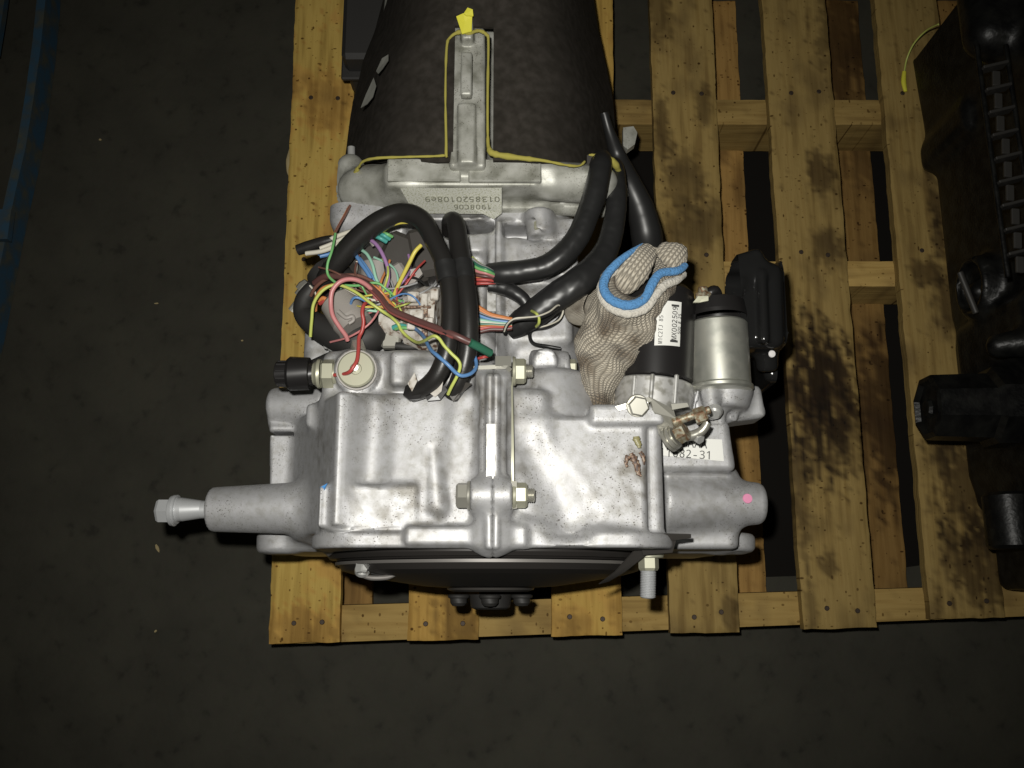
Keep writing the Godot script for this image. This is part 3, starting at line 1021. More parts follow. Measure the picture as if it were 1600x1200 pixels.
func bolts(t: Node3D):
	# through bolt of the front lug
	hexbolt(Vector3(-0.0386, 0.506, -0.0841), Vector3.LEFT, 0.0215, 0.011, 0.0135, M.steel, t, 0.25)
	hexbolt(Vector3(0.0006, 0.506, -0.0841), Vector3.RIGHT, 0.0205, 0.0115, 0.013, M.zinc, t, 0.5, "nut")
	thread(Vector3(0.0107, 0.506, -0.0841), Vector3(0.0214, 0.506, -0.0841), 0.0068, M.steel, t)
	# through bolt of the rear lug
	hexbolt(Vector3(0.0006, 0.49, -0.2062), Vector3.RIGHT, 0.0215, 0.011, 0.0145, M.zinc, t, 0.2, "nut")
	thread(Vector3(0.0112, 0.49, -0.2062), Vector3(0.0206, 0.49, -0.2062), 0.0068, M.steel, t)
	# screw in the plug boss
	hexbolt(Vector3(0.0576, 0.437, -0.2234), Vector3.RIGHT, 0.0135, 0.009, 0.0, M.zinc, t, 0.2)
	m_cyl("washer", Vector3(0.0562, 0.437, -0.2234), Vector3(0.0589, 0.437, -0.2234), 0.0125, M.steel, t)
	# bolt that stands in the recess by the collar
	hexbolt(Vector3(0.0303, 0.41, -0.3944), Vector3(0, 0.25, 1), 0.0125, 0.012, 0.0, M.zinc, t, 0.0)
	# galvanized stud screwed into the dowel arm
	var m := MB.new()
	m.lathe(Vector3(-0.3164, 0.3755, -0.0818), Vector3.LEFT, [[0.0, 0.0], [0.0, 0.0088], [0.014, 0.0095], [0.034, 0.0125], [0.040, 0.0128], [0.0402, 0.0155], [0.0435, 0.0155], [0.0437, 0.0]], 24)
	part("stud", m.done(), M.galv, t)
	hexbolt(Vector3(-0.3586, 0.3755, -0.0804), Vector3.LEFT, 0.0235, 0.0155, 0.0165, M.galv, t, 0.1)
	# bolt heads on the left rear edge and the right
	m_cyl("dowel_pin", Vector3(-0.1934, 0.34, -0.5184), Vector3(-0.1926, 0.34, -0.4967), 0.0045, M.chrome, t)
	m = MB.new()
	m.cyl(Vector3(-0.1926, 0.22, -0.7617), Vector3(-0.1943, 0.22, -0.732), 0.0075, 0.0075, 12)
	part("pan_bolt", m.done(), M.machined, t)
	m = MB.new()
	m.plate([Vector3(0.146, 0.24, -0.5908), Vector3(0.1596, 0.24, -0.5926), Vector3(0.1644, 0.24, -0.5834), Vector3(0.1606, 0.24, -0.5669), Vector3(0.1511, 0.24, -0.5595), Vector3(0.1453, 0.24, -0.565)], Vector3(0, 0.012, 0))
	part("side_lug", m.done(), M.cast_grey, t)
	# ground clamp with its rusty bolt beside the starter
	m = MB.new()
	m.sheet([[Vector3(0.1023, 0.468, -0.1621), Vector3(0.1034, 0.488, -0.1673), Vector3(0.1305, 0.494, -0.1737), Vector3(0.1349, 0.494, -0.1756)], [Vector3(0.098, 0.468, -0.1653), Vector3(0.0997, 0.488, -0.1711), Vector3(0.127, 0.494, -0.1781), Vector3(0.1313, 0.494, -0.1793)]], Vector3(0, 0.0025, 0), false)
	m.sheet([[Vector3(0.1313, 0.494, -0.1793), Vector3(0.1361, 0.488, -0.1654), Vector3(0.1429, 0.476, -0.1467), Vector3(0.1509, 0.466, -0.135)], [Vector3(0.1537, 0.494, -0.1674), Vector3(0.1569, 0.488, -0.1591), Vector3(0.1635, 0.476, -0.1467), Vector3(0.1648, 0.466, -0.1356)]], Vector3(0.001, 0.003, 0), false)
	part("clamp_bracket", m.done(), M.steel, t)
	hexbolt(Vector3(0.1209, 0.492, -0.1716), Vector3(0, 1, 0.25), 0.0175, 0.0095, 0.0112, M.steel, t, 0.2)
	m = MB.new()
	m.cyl(Vector3(0.1273, 0.452, -0.165), Vector3(0.1228, 0.486, -0.1677), 0.0105, 0.0105, 24)
	part("spacer", m.done(), M.machined, t)
	var ax: Vector3 = Vector3(0.1691, 0.5, -0.1502) - Vector3(0.1482, 0.484, -0.1392)
	m = MB.new()
	m.lathe(Vector3(0.1513, 0.48, -0.1398), ax, [[0, 0], [0, 0.0125], [0.003, 0.0125], [0.0031, 0.0105], [0.0045, 0.0105], [0.0046, 0.012], [0.0075, 0.012], [0.0076, 0.0095], [0.009, 0.0095], [0.009, 0]], 24)
	part("washer_stack", m.done(), M.steel, t)
	hexbolt(Vector3(0.1596, 0.487, -0.1437), ax, 0.0165, 0.010, 0.0, M.rusty, t, 0.4)
	m = MB.new()
	m.tube([Vector3(0.1664, 0.48, -0.1436), Vector3(0.1755, 0.484, -0.1442), Vector3(0.1836, 0.488, -0.1485), Vector3(0.1884, 0.49, -0.1557)], [0.005, 0.005, 0.0045, 0.004], 8, 5, true, 0.06)
	part("clamp_jaw", m.done(), M.steel, t)
	m = MB.new()
	m.cyl(Vector3(0.1543, 0.488, -0.156), Vector3(0.1906, 0.494, -0.1674), 0.0042, 0.0042, 10)
	m.hex(Vector3(0.1755, 0.491, -0.1605), Vector3(0.1893, 0.494, -0.1649) - Vector3(0.1755, 0.491, -0.1605), 0.012, 0.0145, 0.1)
	part("clamp_bolt", m.done(), M.rusty, t)
	m = MB.new()
	m.plate([Vector3(0.1516, 0.5, -0.1713), Vector3(0.167, 0.5, -0.1725), Vector3(0.1686, 0.5, -0.1688), Vector3(0.1526, 0.5, -0.1657)], Vector3(0, 0.002, 0))
	part("clamp_tab", m.done(), M.steel, t)
	hexbolt(Vector3(0.179, 0.482, -0.1426), Vector3(0.4, 0.6, 0.5), 0.009, 0.006, 0.0, M.chrome, t)

func m_cyl(called: String, a: Vector3, b: Vector3, r: float, mat: Material, parent: Node3D):
	var m := MB.new()
	m.cyl(a, b, r, r, 20, 0.0004)
	part(called, m.done(), mat, parent)

# the dark drive disc in the mouth of the bell
func flexplate(t: Node3D):
	var c := Vector3(-0.024, 0.307, -0.064)
	var f := Vector3.BACK
	var m := MB.new()
	m.lathe(c, f, [[0.0, 0.0], [0.0, 0.181], [0.030, 0.181], [0.034, 0.178], [0.034, 0.172], [0.036, 0.170]], 72)
	m.lathe(c, f, [[0.0405, 0.168], [0.046, 0.164], [0.050, 0.150], [0.056, 0.115], [0.062, 0.075], [0.064, 0.045], [0.064, 0.0]], 72)
	var disc := part("drive_disc", m.done(), M.disc, t)
	m = MB.new()
	m.lathe(c, f, [[0.037, 0.1722], [0.0400, 0.1720], [0.0405, 0.1705], [0.0405, 0.166]], 72)
	part("ring", m.done(), M.ring, disc)
	# access slot with a small bolt
	m = MB.new()
	m.hex(Vector3(-0.1518, 0.412, -0.0246), Vector3(0, 0.25, 1), 0.010, 0.0115, 0.0)
	m.cyl(Vector3(-0.1528, 0.404, -0.0165), Vector3(-0.1521, 0.409, -0.0196), 0.008, 0.0075, 16)
	part("bolt", m.done(), M.chrome, disc)
	m = MB.new()
	m.tube([Vector3(-0.1551, 0.405, -0.0126), Vector3(-0.1433, 0.405, -0.0101), Vector3(-0.1271, 0.405, -0.0107), Vector3(-0.1158, 0.407, -0.0145)], [0.0012, 0.0028, 0.0028, 0.001], 8, 5, true, 0.0, 0.6)
	part("slot_edge", m.done(), M.ring, disc)
	m = MB.new()
	m.tube([Vector3(-0.144, 0.402, -0.0165), Vector3(-0.1309, 0.402, -0.0152), Vector3(-0.1208, 0.404, -0.0165)], [0.003, 0.005, 0.003], 8, 5, true, 0.0, 0.5)
	part("slot", m.done(), M.black_matt, disc)
	# hub and its crank bolts
	m = MB.new()
	m.lathe(c + f * 0.062, f, [[0.0, 0.050], [0.004, 0.048], [0.006, 0.042], [0.006, 0.0]], 40)
	part("hub", m.done(), M.bracket, disc)
	for k in 6:
		var a := TAU * k / 6 + 0.52
		var p := c + f * 0.071 + Vector3(cos(a), sin(a), 0) * 0.040
		m = MB.new()
		m.cyl(p, p + f * 0.004, 0.012, 0.0115, 20)
		m.lathe(p, f, [[0.003, 0.0095], [0.009, 0.009], [0.012, 0.0065], [0.013, 0.0]], 12)
		part("crank_bolt", m.done(), M.black_matt, disc)
	m = MB.new()
	m.lathe(c + f * 0.071, f, [[0, 0.024], [0.014, 0.022], [0.016, 0.018], [0.016, 0.0]], 24)
	part("pilot", m.done(), M.black_matt, disc)
	# dark bracket over the flange on the right, with its long stud
	m = MB.new()
	m.sheet([[Vector3(0.0883, 0.4, -0.0043), Vector3(0.1022, 0.425, -0.0161), Vector3(0.1181, 0.445, -0.0349), Vector3(0.1239, 0.47, -0.0484), Vector3(0.1404, 0.475, -0.0512), Vector3(0.171, 0.468, -0.0509)], [Vector3(0.0982, 0.4, -0.0069), Vector3(0.1118, 0.425, -0.0161), Vector3(0.1293, 0.445, -0.0311), Vector3(0.1371, 0.462, -0.0397), Vector3(0.1477, 0.466, -0.0444), Vector3(0.1712, 0.466, -0.0474)]], Vector3(0.0006, 0.003, 0.0006), true)
	var b := part("dark_bracket", m.done(), M.bracket, t)
	m = MB.new()
	m.sheet([[Vector3(0.1236, 0.462, -0.044), Vector3(0.1583, 0.462, -0.0464)], [Vector3(0.1271, 0.452, -0.0321), Vector3(0.1559, 0.452, -0.0346)]], Vector3(0, 0.003, 0.001), false)
	part("bracket_flange", m.done(), M.bracket, b)
	hexbolt(Vector3(0.1366, 0.425, -0.0331), Vector3(0, 0, 1), 0.0175, 0.0135, 0.0155, M.zinc, t, 0.52, "nut")
	m_cyl("stud_tip", Vector3(0.1361, 0.43, -0.0379), Vector3(0.1366, 0.425, -0.0318), 0.0055, M.chrome, t)
	thread(Vector3(0.1363, 0.424, -0.0193), Vector3(0.1354, 0.42, 0.0095), 0.0080, M.galv, t)

# black felt heat shield over the rear housing, cut out round its spine
func shield(t: Node3D):
	var rows := [
		[Vector3(-0.2131, 0.27, -0.5323), Vector3(-0.166, 0.379, -0.4795), Vector3(-0.1325, 0.4323, -0.4537), Vector3(-0.1055, 0.4541, -0.4432), Vector3(-0.0809, 0.4608, -0.4399), Vector3(-0.057, 0.4619, -0.4394), Vector3(-0.0332, 0.462, -0.4394), Vector3(-0.0094, 0.4619, -0.4394), Vector3(0.0145, 0.4608, -0.4399), Vector3(0.0386, 0.4541, -0.4432), Vector3(0.0641, 0.4323, -0.4537), Vector3(0.0937, 0.379, -0.4795), Vector3(0.1328, 0.27, -0.5323)],
		[Vector3(-0.2117, 0.27, -0.5581), Vector3(-0.1648, 0.379, -0.5028), Vector3(-0.1314, 0.4323, -0.4757), Vector3(-0.1044, 0.4541, -0.4647), Vector3(-0.0799, 0.4608, -0.4613), Vector3(-0.056, 0.4619, -0.4607), Vector3(-0.0323, 0.462, -0.4607), Vector3(-0.0086, 0.4619, -0.4607), Vector3(0.0152, 0.4608, -0.4613), Vector3(0.0393, 0.4541, -0.4647), Vector3(0.0647, 0.4323, -0.4757), Vector3(0.0943, 0.379, -0.5028), Vector3(0.1334, 0.27, -0.5581)],
		[Vector3(-0.2064, 0.27, -0.6168), Vector3(-0.1606, 0.379, -0.5557), Vector3(-0.1281, 0.4323, -0.5258), Vector3(-0.1017, 0.4541, -0.5136), Vector3(-0.0777, 0.4608, -0.5098), Vector3(-0.0544, 0.4619, -0.5092), Vector3(-0.0313, 0.462, -0.5091), Vector3(-0.0081, 0.4619, -0.5092), Vector3(0.0151, 0.4608, -0.5098), Vector3(0.0386, 0.4541, -0.5136), Vector3(0.0635, 0.4323, -0.5258), Vector3(0.0924, 0.379, -0.5557), Vector3(0.1307, 0.27, -0.6168)],
		[Vector3(-0.195, 0.27, -0.6721), Vector3(-0.1518, 0.379, -0.6055), Vector3(-0.1211, 0.4323, -0.573), Vector3(-0.0962, 0.4541, -0.5596), Vector3(-0.0736, 0.4608, -0.5556), Vector3(-0.0517, 0.4619, -0.5548), Vector3(-0.0298, 0.462, -0.5548), Vector3(-0.008, 0.4619, -0.5548), Vector3(0.0139, 0.4608, -0.5556), Vector3(0.036, 0.4541, -0.5596), Vector3(0.0595, 0.4323, -0.573), Vector3(0.0867, 0.379, -0.6055), Vector3(0.1227, 0.27, -0.6721)],
		[Vector3(-0.1798, 0.27, -0.7238), Vector3(-0.14, 0.379, -0.6521), Vector3(-0.1116, 0.4323, -0.617), Vector3(-0.0886, 0.4541, -0.6027), Vector3(-0.0678, 0.4608, -0.5983), Vector3(-0.0475, 0.4619, -0.5975), Vector3(-0.0273, 0.462, -0.5975), Vector3(-0.0071, 0.4619, -0.5975), Vector3(0.0131, 0.4608, -0.5983), Vector3(0.0335, 0.4541, -0.6027), Vector3(0.0552, 0.4323, -0.617), Vector3(0.0804, 0.379, -0.6521), Vector3(0.1136, 0.27, -0.7238)],
		[Vector3(-0.1709, 0.27, -0.7668), Vector3(-0.133, 0.379, -0.6908), Vector3(-0.106, 0.4323, -0.6537), Vector3(-0.0841, 0.4541, -0.6385), Vector3(-0.0643, 0.4608, -0.6338), Vector3(-0.045, 0.4619, -0.633), Vector3(-0.0257, 0.462, -0.6329), Vector3(-0.0065, 0.4619, -0.633), Vector3(0.0127, 0.4608, -0.6338), Vector3(0.0322, 0.4541, -0.6385), Vector3(0.0528, 0.4323, -0.6537), Vector3(0.0768, 0.379, -0.6908), Vector3(0.1085, 0.27, -0.7668)],
		[Vector3(-0.1623, 0.27, -0.8251), Vector3(-0.1264, 0.379, -0.7434), Vector3(-0.1008, 0.4323, -0.7034), Vector3(-0.0801, 0.4541, -0.687), Vector3(-0.0614, 0.4608, -0.682), Vector3(-0.0431, 0.4619, -0.6811), Vector3(-0.0249, 0.462, -0.6811), Vector3(-0.0068, 0.4619, -0.6811), Vector3(0.0114, 0.4608, -0.682), Vector3(0.0298, 0.4541, -0.687), Vector3(0.0493, 0.4323, -0.7034), Vector3(0.0719, 0.379, -0.7434), Vector3(0.1018, 0.27, -0.8251)]]
	# resample the arch so that two columns follow the cut-out's sides
	var cols := []
	for r in rows:
		var row := []
		var xl := -0.0622
		var xr := -0.0200
		for k in 10:
			row.append(at_x(r, lerpf(r[0].x, xl, k / 9.0)))
		for k in 11:
			row.append(at_x(r, lerpf(xr, r[r.size() - 1].x, k / 10.0)))
		cols.append(row)
	var no := FastNoiseLite.new()
	no.seed = 8
	no.frequency = 9.0
	for s in 3:
		var g := []
		var steps := 36
		for v in steps + 1:
			var f := float(v) / steps * (cols.size() - 1)
			if s == 1:
				f = lerpf(4.0, cols.size() - 1.0, float(v) / steps)
			var i := mini(int(f), cols.size() - 2)
			var row := PackedVector3Array()
			var from := 0 if s == 0 else (9 if s == 1 else 10)
			var to := 9 if s == 0 else (10 if s == 1 else 20)
			for u in range(from, to + 1):
				var p: Vector3 = cols[i][u].lerp(cols[i + 1][u], f - i)
				p.y += no.get_noise_2d(p.x * 1.4, p.z) * 0.007
				# the front edge sags to the right and curls up beside the harness
				if v == 0 and s == 2:
					p.z += 0.006 * (u - 10) / 10.0
				row.append(p)
			g.append(row)
		var m := MB.new()
		m.sheet(g, Vector3(0, 0.004, 0))
		if s == 0:
			part("heat_shield", m.done(), M.felt, t)
		else:
			part("heat_shield", m.done(), M.felt, t)
	var m := MB.new()
	m.tube([Vector3(-0.1668, 0.436, -0.4459), Vector3(-0.1595, 0.448, -0.4476), Vector3(-0.1426, 0.46, -0.4455), Vector3(-0.1077, 0.468, -0.443), Vector3(-0.0726, 0.469, -0.444), Vector3(-0.0692, 0.471, -0.4481), Vector3(-0.0709, 0.471, -0.5116), Vector3(-0.0704, 0.471, -0.5684), Vector3(-0.0665, 0.47, -0.5821), Vector3(-0.0567, 0.472, -0.587), Vector3(-0.0469, 0.474, -0.5842), Vector3(-0.036, 0.472, -0.5886), Vector3(-0.0277, 0.47, -0.5852), Vector3(-0.0256, 0.468, -0.5772), Vector3(-0.026, 0.468, -0.5208), Vector3(-0.0257, 0.468, -0.4723), Vector3(-0.0242, 0.47, -0.4515), Vector3(-0.0168, 0.471, -0.4444), Vector3(0.0101, 0.471, -0.4401), Vector3(0.0336, 0.469, -0.4381), Vector3(0.0574, 0.464, -0.4355), Vector3(0.0713, 0.458, -0.4376), Vector3(0.0778, 0.454, -0.4447)], [0.0012,0.0014,0.0014,0.0013,0.0013,0.0014,0.0013,0.0015,0.002,0.0024,0.0024,0.002,0.002,0.0018,0.0012,0.0014,0.0028,0.0036,0.0028,0.0018,0.0014,0.0014,0.0012], 8, 6, true, 0.25)
	part("foam_edge", m.done(), M.foam, t)
	m = MB.new()
	m.tube([Vector3(-0.1693, 0.422, -0.4526), Vector3(-0.1738, 0.412, -0.4512), Vector3(-0.1725, 0.402, -0.4498)], [0.002, 0.003, 0.0015], 8, 5, true, 0.2)
	part("foam_edge", m.done(), M.foam, t)
	m = MB.new()
	m.tube([Vector3(0.0833, 0.44, -0.459), Vector3(0.0937, 0.44, -0.4583), Vector3(0.1045, 0.436, -0.4565), Vector3(0.1137, 0.428, -0.4528), Vector3(0.1191, 0.41, -0.4506), Vector3(0.1206, 0.39, -0.4498)], [0.001, 0.002, 0.0035, 0.0038, 0.0032, 0.0016], 8, 5, true, 0.2)
	part("foam_edge", m.done(), M.foam, t)
	# yellow scrap of tape at the head of the cut-out
	m = MB.new()
	m.plate([Vector3(-0.0599, 0.48, -0.5995), Vector3(-0.0521, 0.484, -0.6006), Vector3(-0.0426, 0.482, -0.6004), Vector3(-0.0433, 0.478, -0.5831), Vector3(-0.0536, 0.478, -0.58)], Vector3(0, 0.0016, 0))
	m.plate([Vector3(-0.052, 0.486, -0.5993), Vector3(-0.048, 0.486, -0.6062), Vector3(-0.0425, 0.486, -0.6039), Vector3(-0.0418, 0.484, -0.5975), Vector3(-0.0493, 0.485, -0.5976)], Vector3(0.0005, 0.0014, 0))
	part("yellow_tape", m.done(), M.tag, t)
	# torn foil flap at the left edge
	m = MB.new()
	m.plate([Vector3(-0.1721, 0.405, -0.5339), Vector3(-0.1656, 0.412, -0.5467), Vector3(-0.1562, 0.42, -0.5628), Vector3(-0.153, 0.42, -0.5525), Vector3(-0.157, 0.415, -0.5418), Vector3(-0.1641, 0.41, -0.5359)], Vector3(0, 0.0012, 0))
	m.plate([Vector3(-0.1528, 0.425, -0.5678), Vector3(-0.146, 0.43, -0.5807), Vector3(-0.1386, 0.432, -0.5843), Vector3(-0.1384, 0.432, -0.5771), Vector3(-0.1449, 0.43, -0.568), Vector3(-0.1502, 0.427, -0.5635)], Vector3(0, 0.0012, 0))
	part("foil_flap", m.done(), M.foil, t)
	m = MB.new()
	m.tube([Vector3(-0.1626, 0.3, -0.7647), Vector3(-0.1635, 0.3, -0.7365), Vector3(-0.166, 0.3, -0.7087), Vector3(-0.1683, 0.3, -0.6765)], [0.002, 0.0026, 0.002, 0.001], 6, 5, true, 0.1, 0.5)
	part("foil_edge", m.done(), M.foil, t)
	# dark oil pan whose rim stands out below the shield on the left
	m = MB.new()
	m.box(Vector3(-0.1447, 0.2, -0.785), Vector3(0.085, 0.05, 0.09), 0.006)
	m.box(Vector3(-0.1435, 0.21, -0.7783), Vector3(0.092, 0.004, 0.094), 0.002)
	part("oil_pan", m.done(), M.black_matt, t)
	# rubber hose that hangs down at the right of the shield
	m = MB.new()
	m.tube([Vector3(0.1076, 0.38, -0.542), Vector3(0.1142, 0.37, -0.5236), Vector3(0.1264, 0.35, -0.501), Vector3(0.1384, 0.35, -0.4682), Vector3(0.1518, 0.34, -0.4402), Vector3(0.1599, 0.33, -0.4119), Vector3(0.1651, 0.31, -0.3871)], [0.005, 0.006, 0.010, 0.014, 0.017, 0.019, 0.019], 12, 6, true, 0.02)
	part("rubber_hose", m.done(), M.wire_black, t)
	m = MB.new()
	m.cyl(Vector3(0.1282, 0.37, -0.455), Vector3(0.13, 0.37, -0.4408), 0.005, 0.005, 12)
	m.tube([Vector3(0.1255, 0.36, -0.45), Vector3(0.1275, 0.36, -0.4412), Vector3(0.1289, 0.36, -0.4372)], 0.0015, 6, 3)
	part("hose_clip", m.done(), M.chrome, t)
	# tin clip at the shield's right corner
	m = MB.new()
	m.plate([Vector3(0.0814, 0.438, -0.4592), Vector3(0.096, 0.438, -0.4585), Vector3(0.0945, 0.438, -0.4525), Vector3(0.0812, 0.438, -0.448)], Vector3(0, 0.0015, 0))
	part("tin_clip", m.done(), M.bracket, t)

func at_x(r: Array, x: float) -> Vector3:
	for i in r.size() - 1:
		if x <= r[i + 1].x or i == r.size() - 2:
			return r[i].lerp(r[i + 1], clampf((x - r[i].x) / (r[i + 1].x - r[i].x), 0.0, 1.0))
	return r[0]

# number plate, labels and lettering
func plates(t: Node3D):
	# the stamped pad on the collar's front face
	var zf: float = Vector3(-0.0511, 0.405, -0.4078).z
	var m := MB.new()
	var za: float = Vector3(-0.0751, 0.448, -0.4152).z
	m.plate([Vector3(-0.1183, 0.452, -0.4148), Vector3(-0.0109, 0.452, -0.4155), Vector3(-0.0113, 0.412, -0.4034), Vector3(-0.0199, 0.405, -0.3995), Vector3(-0.0247, 0.411, -0.403), Vector3(-0.1073, 0.411, -0.4038)], Vector3(0, 0.0030, 0.0016))
	var pl := part("number_plate", m.done(), M.plate, t)
	var n := Vector3(0, 1, 1)
	n = (Vector3(-0.0109, 0.452, -0.4155) - Vector3(-0.1183, 0.452, -0.4148)).cross(Vector3(-0.0113, 0.412, -0.4034) - Vector3(-0.0109, 0.452, -0.4155)).normalized()
	if n.y < 0:
		n = -n
	lettering("0138520108e9", Vector3(-0.0536, 0.4395, -0.4109) + n * 0.0036, Vector3.LEFT, n, 0.0085, pl, M.engrave)
	lettering("1908C06", Vector3(-0.0431, 0.427, -0.4074) + n * 0.0036, Vector3.LEFT, n, 0.0075, pl, M.engrave)
	# white paper label on the step block
	m = MB.new()
	m.plate([Vector3(0.1541, 0.4258, -0.1523), Vector3(0.2158, 0.4258, -0.149), Vector3(0.2167, 0.4258, -0.1265), Vector3(0.1547, 0.4258, -0.1324)], Vector3(0, 0.0006, 0))
	var lb := part("paper_label", m.done(), M.label, t)
	lettering("7HMAAA", Vector3(0.18, 0.4266, -0.1449), Vector3(0.2035, 0.4266, -0.1409) - Vector3(0.1642, 0.4266, -0.1435), Vector3.UP, 0.0085, lb, M.ink)
	lettering("011682-31", Vector3(0.1743, 0.4266, -0.1343), Vector3(0.2031, 0.4266, -0.1336) - Vector3(0.1639, 0.4266, -0.1363), Vector3.UP, 0.0085, lb, M.ink)

# galvanized plug, brass fitting and black sensor on the bell's left shoulder
func breather(t: Node3D):
	var m := MB.new()
	m.lathe(Vector3(-0.1549, 0.47, -0.2122), Vector3.UP, [[0.0, 0.0], [0.0, 0.0185], [0.004, 0.0185], [0.0052, 0.0170], [0.0052, 0.006], [0.004, 0.0052], [0.004, 0.0]], 40)
	var plug := part("round_plug", m.done(), M.zinc, t)
	m_cyl("plug_pin", Vector3(-0.1556, 0.474, -0.2126), Vector3(-0.1542, 0.482, -0.212), 0.0035, M.chrome, plug)
	m_cyl("plug_seat", Vector3(-0.1563, 0.462, -0.2135), Vector3(-0.155, 0.4695, -0.2124), 0.0205, M.plug_grey, plug)
	m = MB.new()
	m.lathe(Vector3(-0.1689, 0.452, -0.2125), Vector3(-1, 0.02, 0), [[0, 0], [0, 0.011], [0.012, 0.011], [0.012, 0.0]], 20)
	m.hex(Vector3(-0.1806, 0.452, -0.2125), Vector3(-1, 0.02, 0), 0.0125, 0.026, 0.52)
	m.lathe(Vector3(-0.1936, 0.452, -0.2125), Vector3(-1, 0.02, 0), [[0, 0.0145], [0.003, 0.015], [0.006, 0.012], [0.008, 0.011]], 24)
	part("hex_fitting", m.done(), M.zinc, t)
	m = MB.new()
	m.lathe(Vector3(-0.1988, 0.452, -0.2125), Vector3(-1, 0.02, 0), [[0, 0.0], [0, 0.0105], [0.006, 0.012], [0.0065, 0.0165], [0.026, 0.0175], [0.029, 0.015], [0.029, 0.0125], [0.040, 0.012], [0.041, 0.0095], [0.041, 0.0]], 20)
	var s := part("sensor_plug", m.done(), M.black, t)
	m = MB.new()
	for k in 10:
		var a := TAU * k / 10
		m.box(Vector3(-0.1988, 0.452, -0.2125) + Vector3(-0.034, cos(a) * 0.0122, sin(a) * 0.0122), Vector3(0.005, 0.0012, 0.0012), 0.0004)
	part("grip_ribs", m.done(), M.black, s)
	# metal clip behind the plug
	m = MB.new()
	m.sheet([[Vector3(-0.1653, 0.452, -0.2366), Vector3(-0.1613, 0.462, -0.2447), Vector3(-0.1513, 0.464, -0.2455), Vector3(-0.1481, 0.458, -0.2371)], [Vector3(-0.1632, 0.462, -0.2261), Vector3(-0.1595, 0.47, -0.232), Vector3(-0.1498, 0.471, -0.233), Vector3(-0.1468, 0.464, -0.2282)]], Vector3(0, 0.0015, 0))
	part("metal_clip", m.done(), M.steel, t)
	# black lever under it
	m = MB.new()
	m.tube([Vector3(-0.2167, 0.4, -0.233), Vector3(-0.1988, 0.405, -0.2388), Vector3(-0.1773, 0.412, -0.2469), Vector3(-0.1625, 0.42, -0.2505)], [0.006, 0.007, 0.006, 0.004], 8, 5)
	part("black_lever", m.done(), M.black_matt, t)
	# bent sheet bracket on the rear lug and the thin strap to the front lug
	m = MB.new()
	m.sheet([[Vector3(-0.0456, 0.5, -0.2083), Vector3(-0.0148, 0.502, -0.2091), Vector3(-0.0037, 0.503, -0.2082), Vector3(0, 0.5, -0.2058), Vector3(0.0006, 0.478, -0.1981)], [Vector3(-0.0456, 0.5, -0.2045), Vector3(-0.0148, 0.502, -0.2053), Vector3(-0.0061, 0.503, -0.2051), Vector3(-0.0025, 0.5, -0.202), Vector3(-0.0019, 0.478, -0.1955)]], Vector3(0, 0.0022, 0), false)
	m.sheet([[Vector3(-0.0161, 0.5, -0.2185), Vector3(-0.0006, 0.5, -0.2185)], [Vector3(-0.016, 0.503, -0.2076), Vector3(-0.0006, 0.503, -0.2076)]], Vector3(0, 0.002, 0), false)
	var b := part("sheet_bracket", m.done(), M.steel, t)
	m = MB.new()
	m.sheet([[Vector3(-0.0012, 0.492, -0.1994), Vector3(-0.0006, 0.504, -0.1655), Vector3(-0.0006, 0.508, -0.1281), Vector3(-0.0006, 0.512, -0.0917), Vector3(0.0006, 0.5, -0.0751)], [Vector3(0.0006, 0.492, -0.1994), Vector3(0.0012, 0.504, -0.1655), Vector3(0.0018, 0.508, -0.1281), Vector3(0.0018, 0.512, -0.0917), Vector3(0.0024, 0.5, -0.0751)]], Vector3(0, 0.003, 0))
	part("strap", m.done(), M.zinc, b)
	m = MB.new()
	m.sheet([[Vector3(-0.0018, 0.516, -0.096), Vector3(0.0035, 0.516, -0.096)], [Vector3(-0.0018, 0.508, -0.0715), Vector3(0.0035, 0.508, -0.0715)]], Vector3(0.001, 0.002, 0), false)
	part("strap_end", m.done(), M.steel, b)

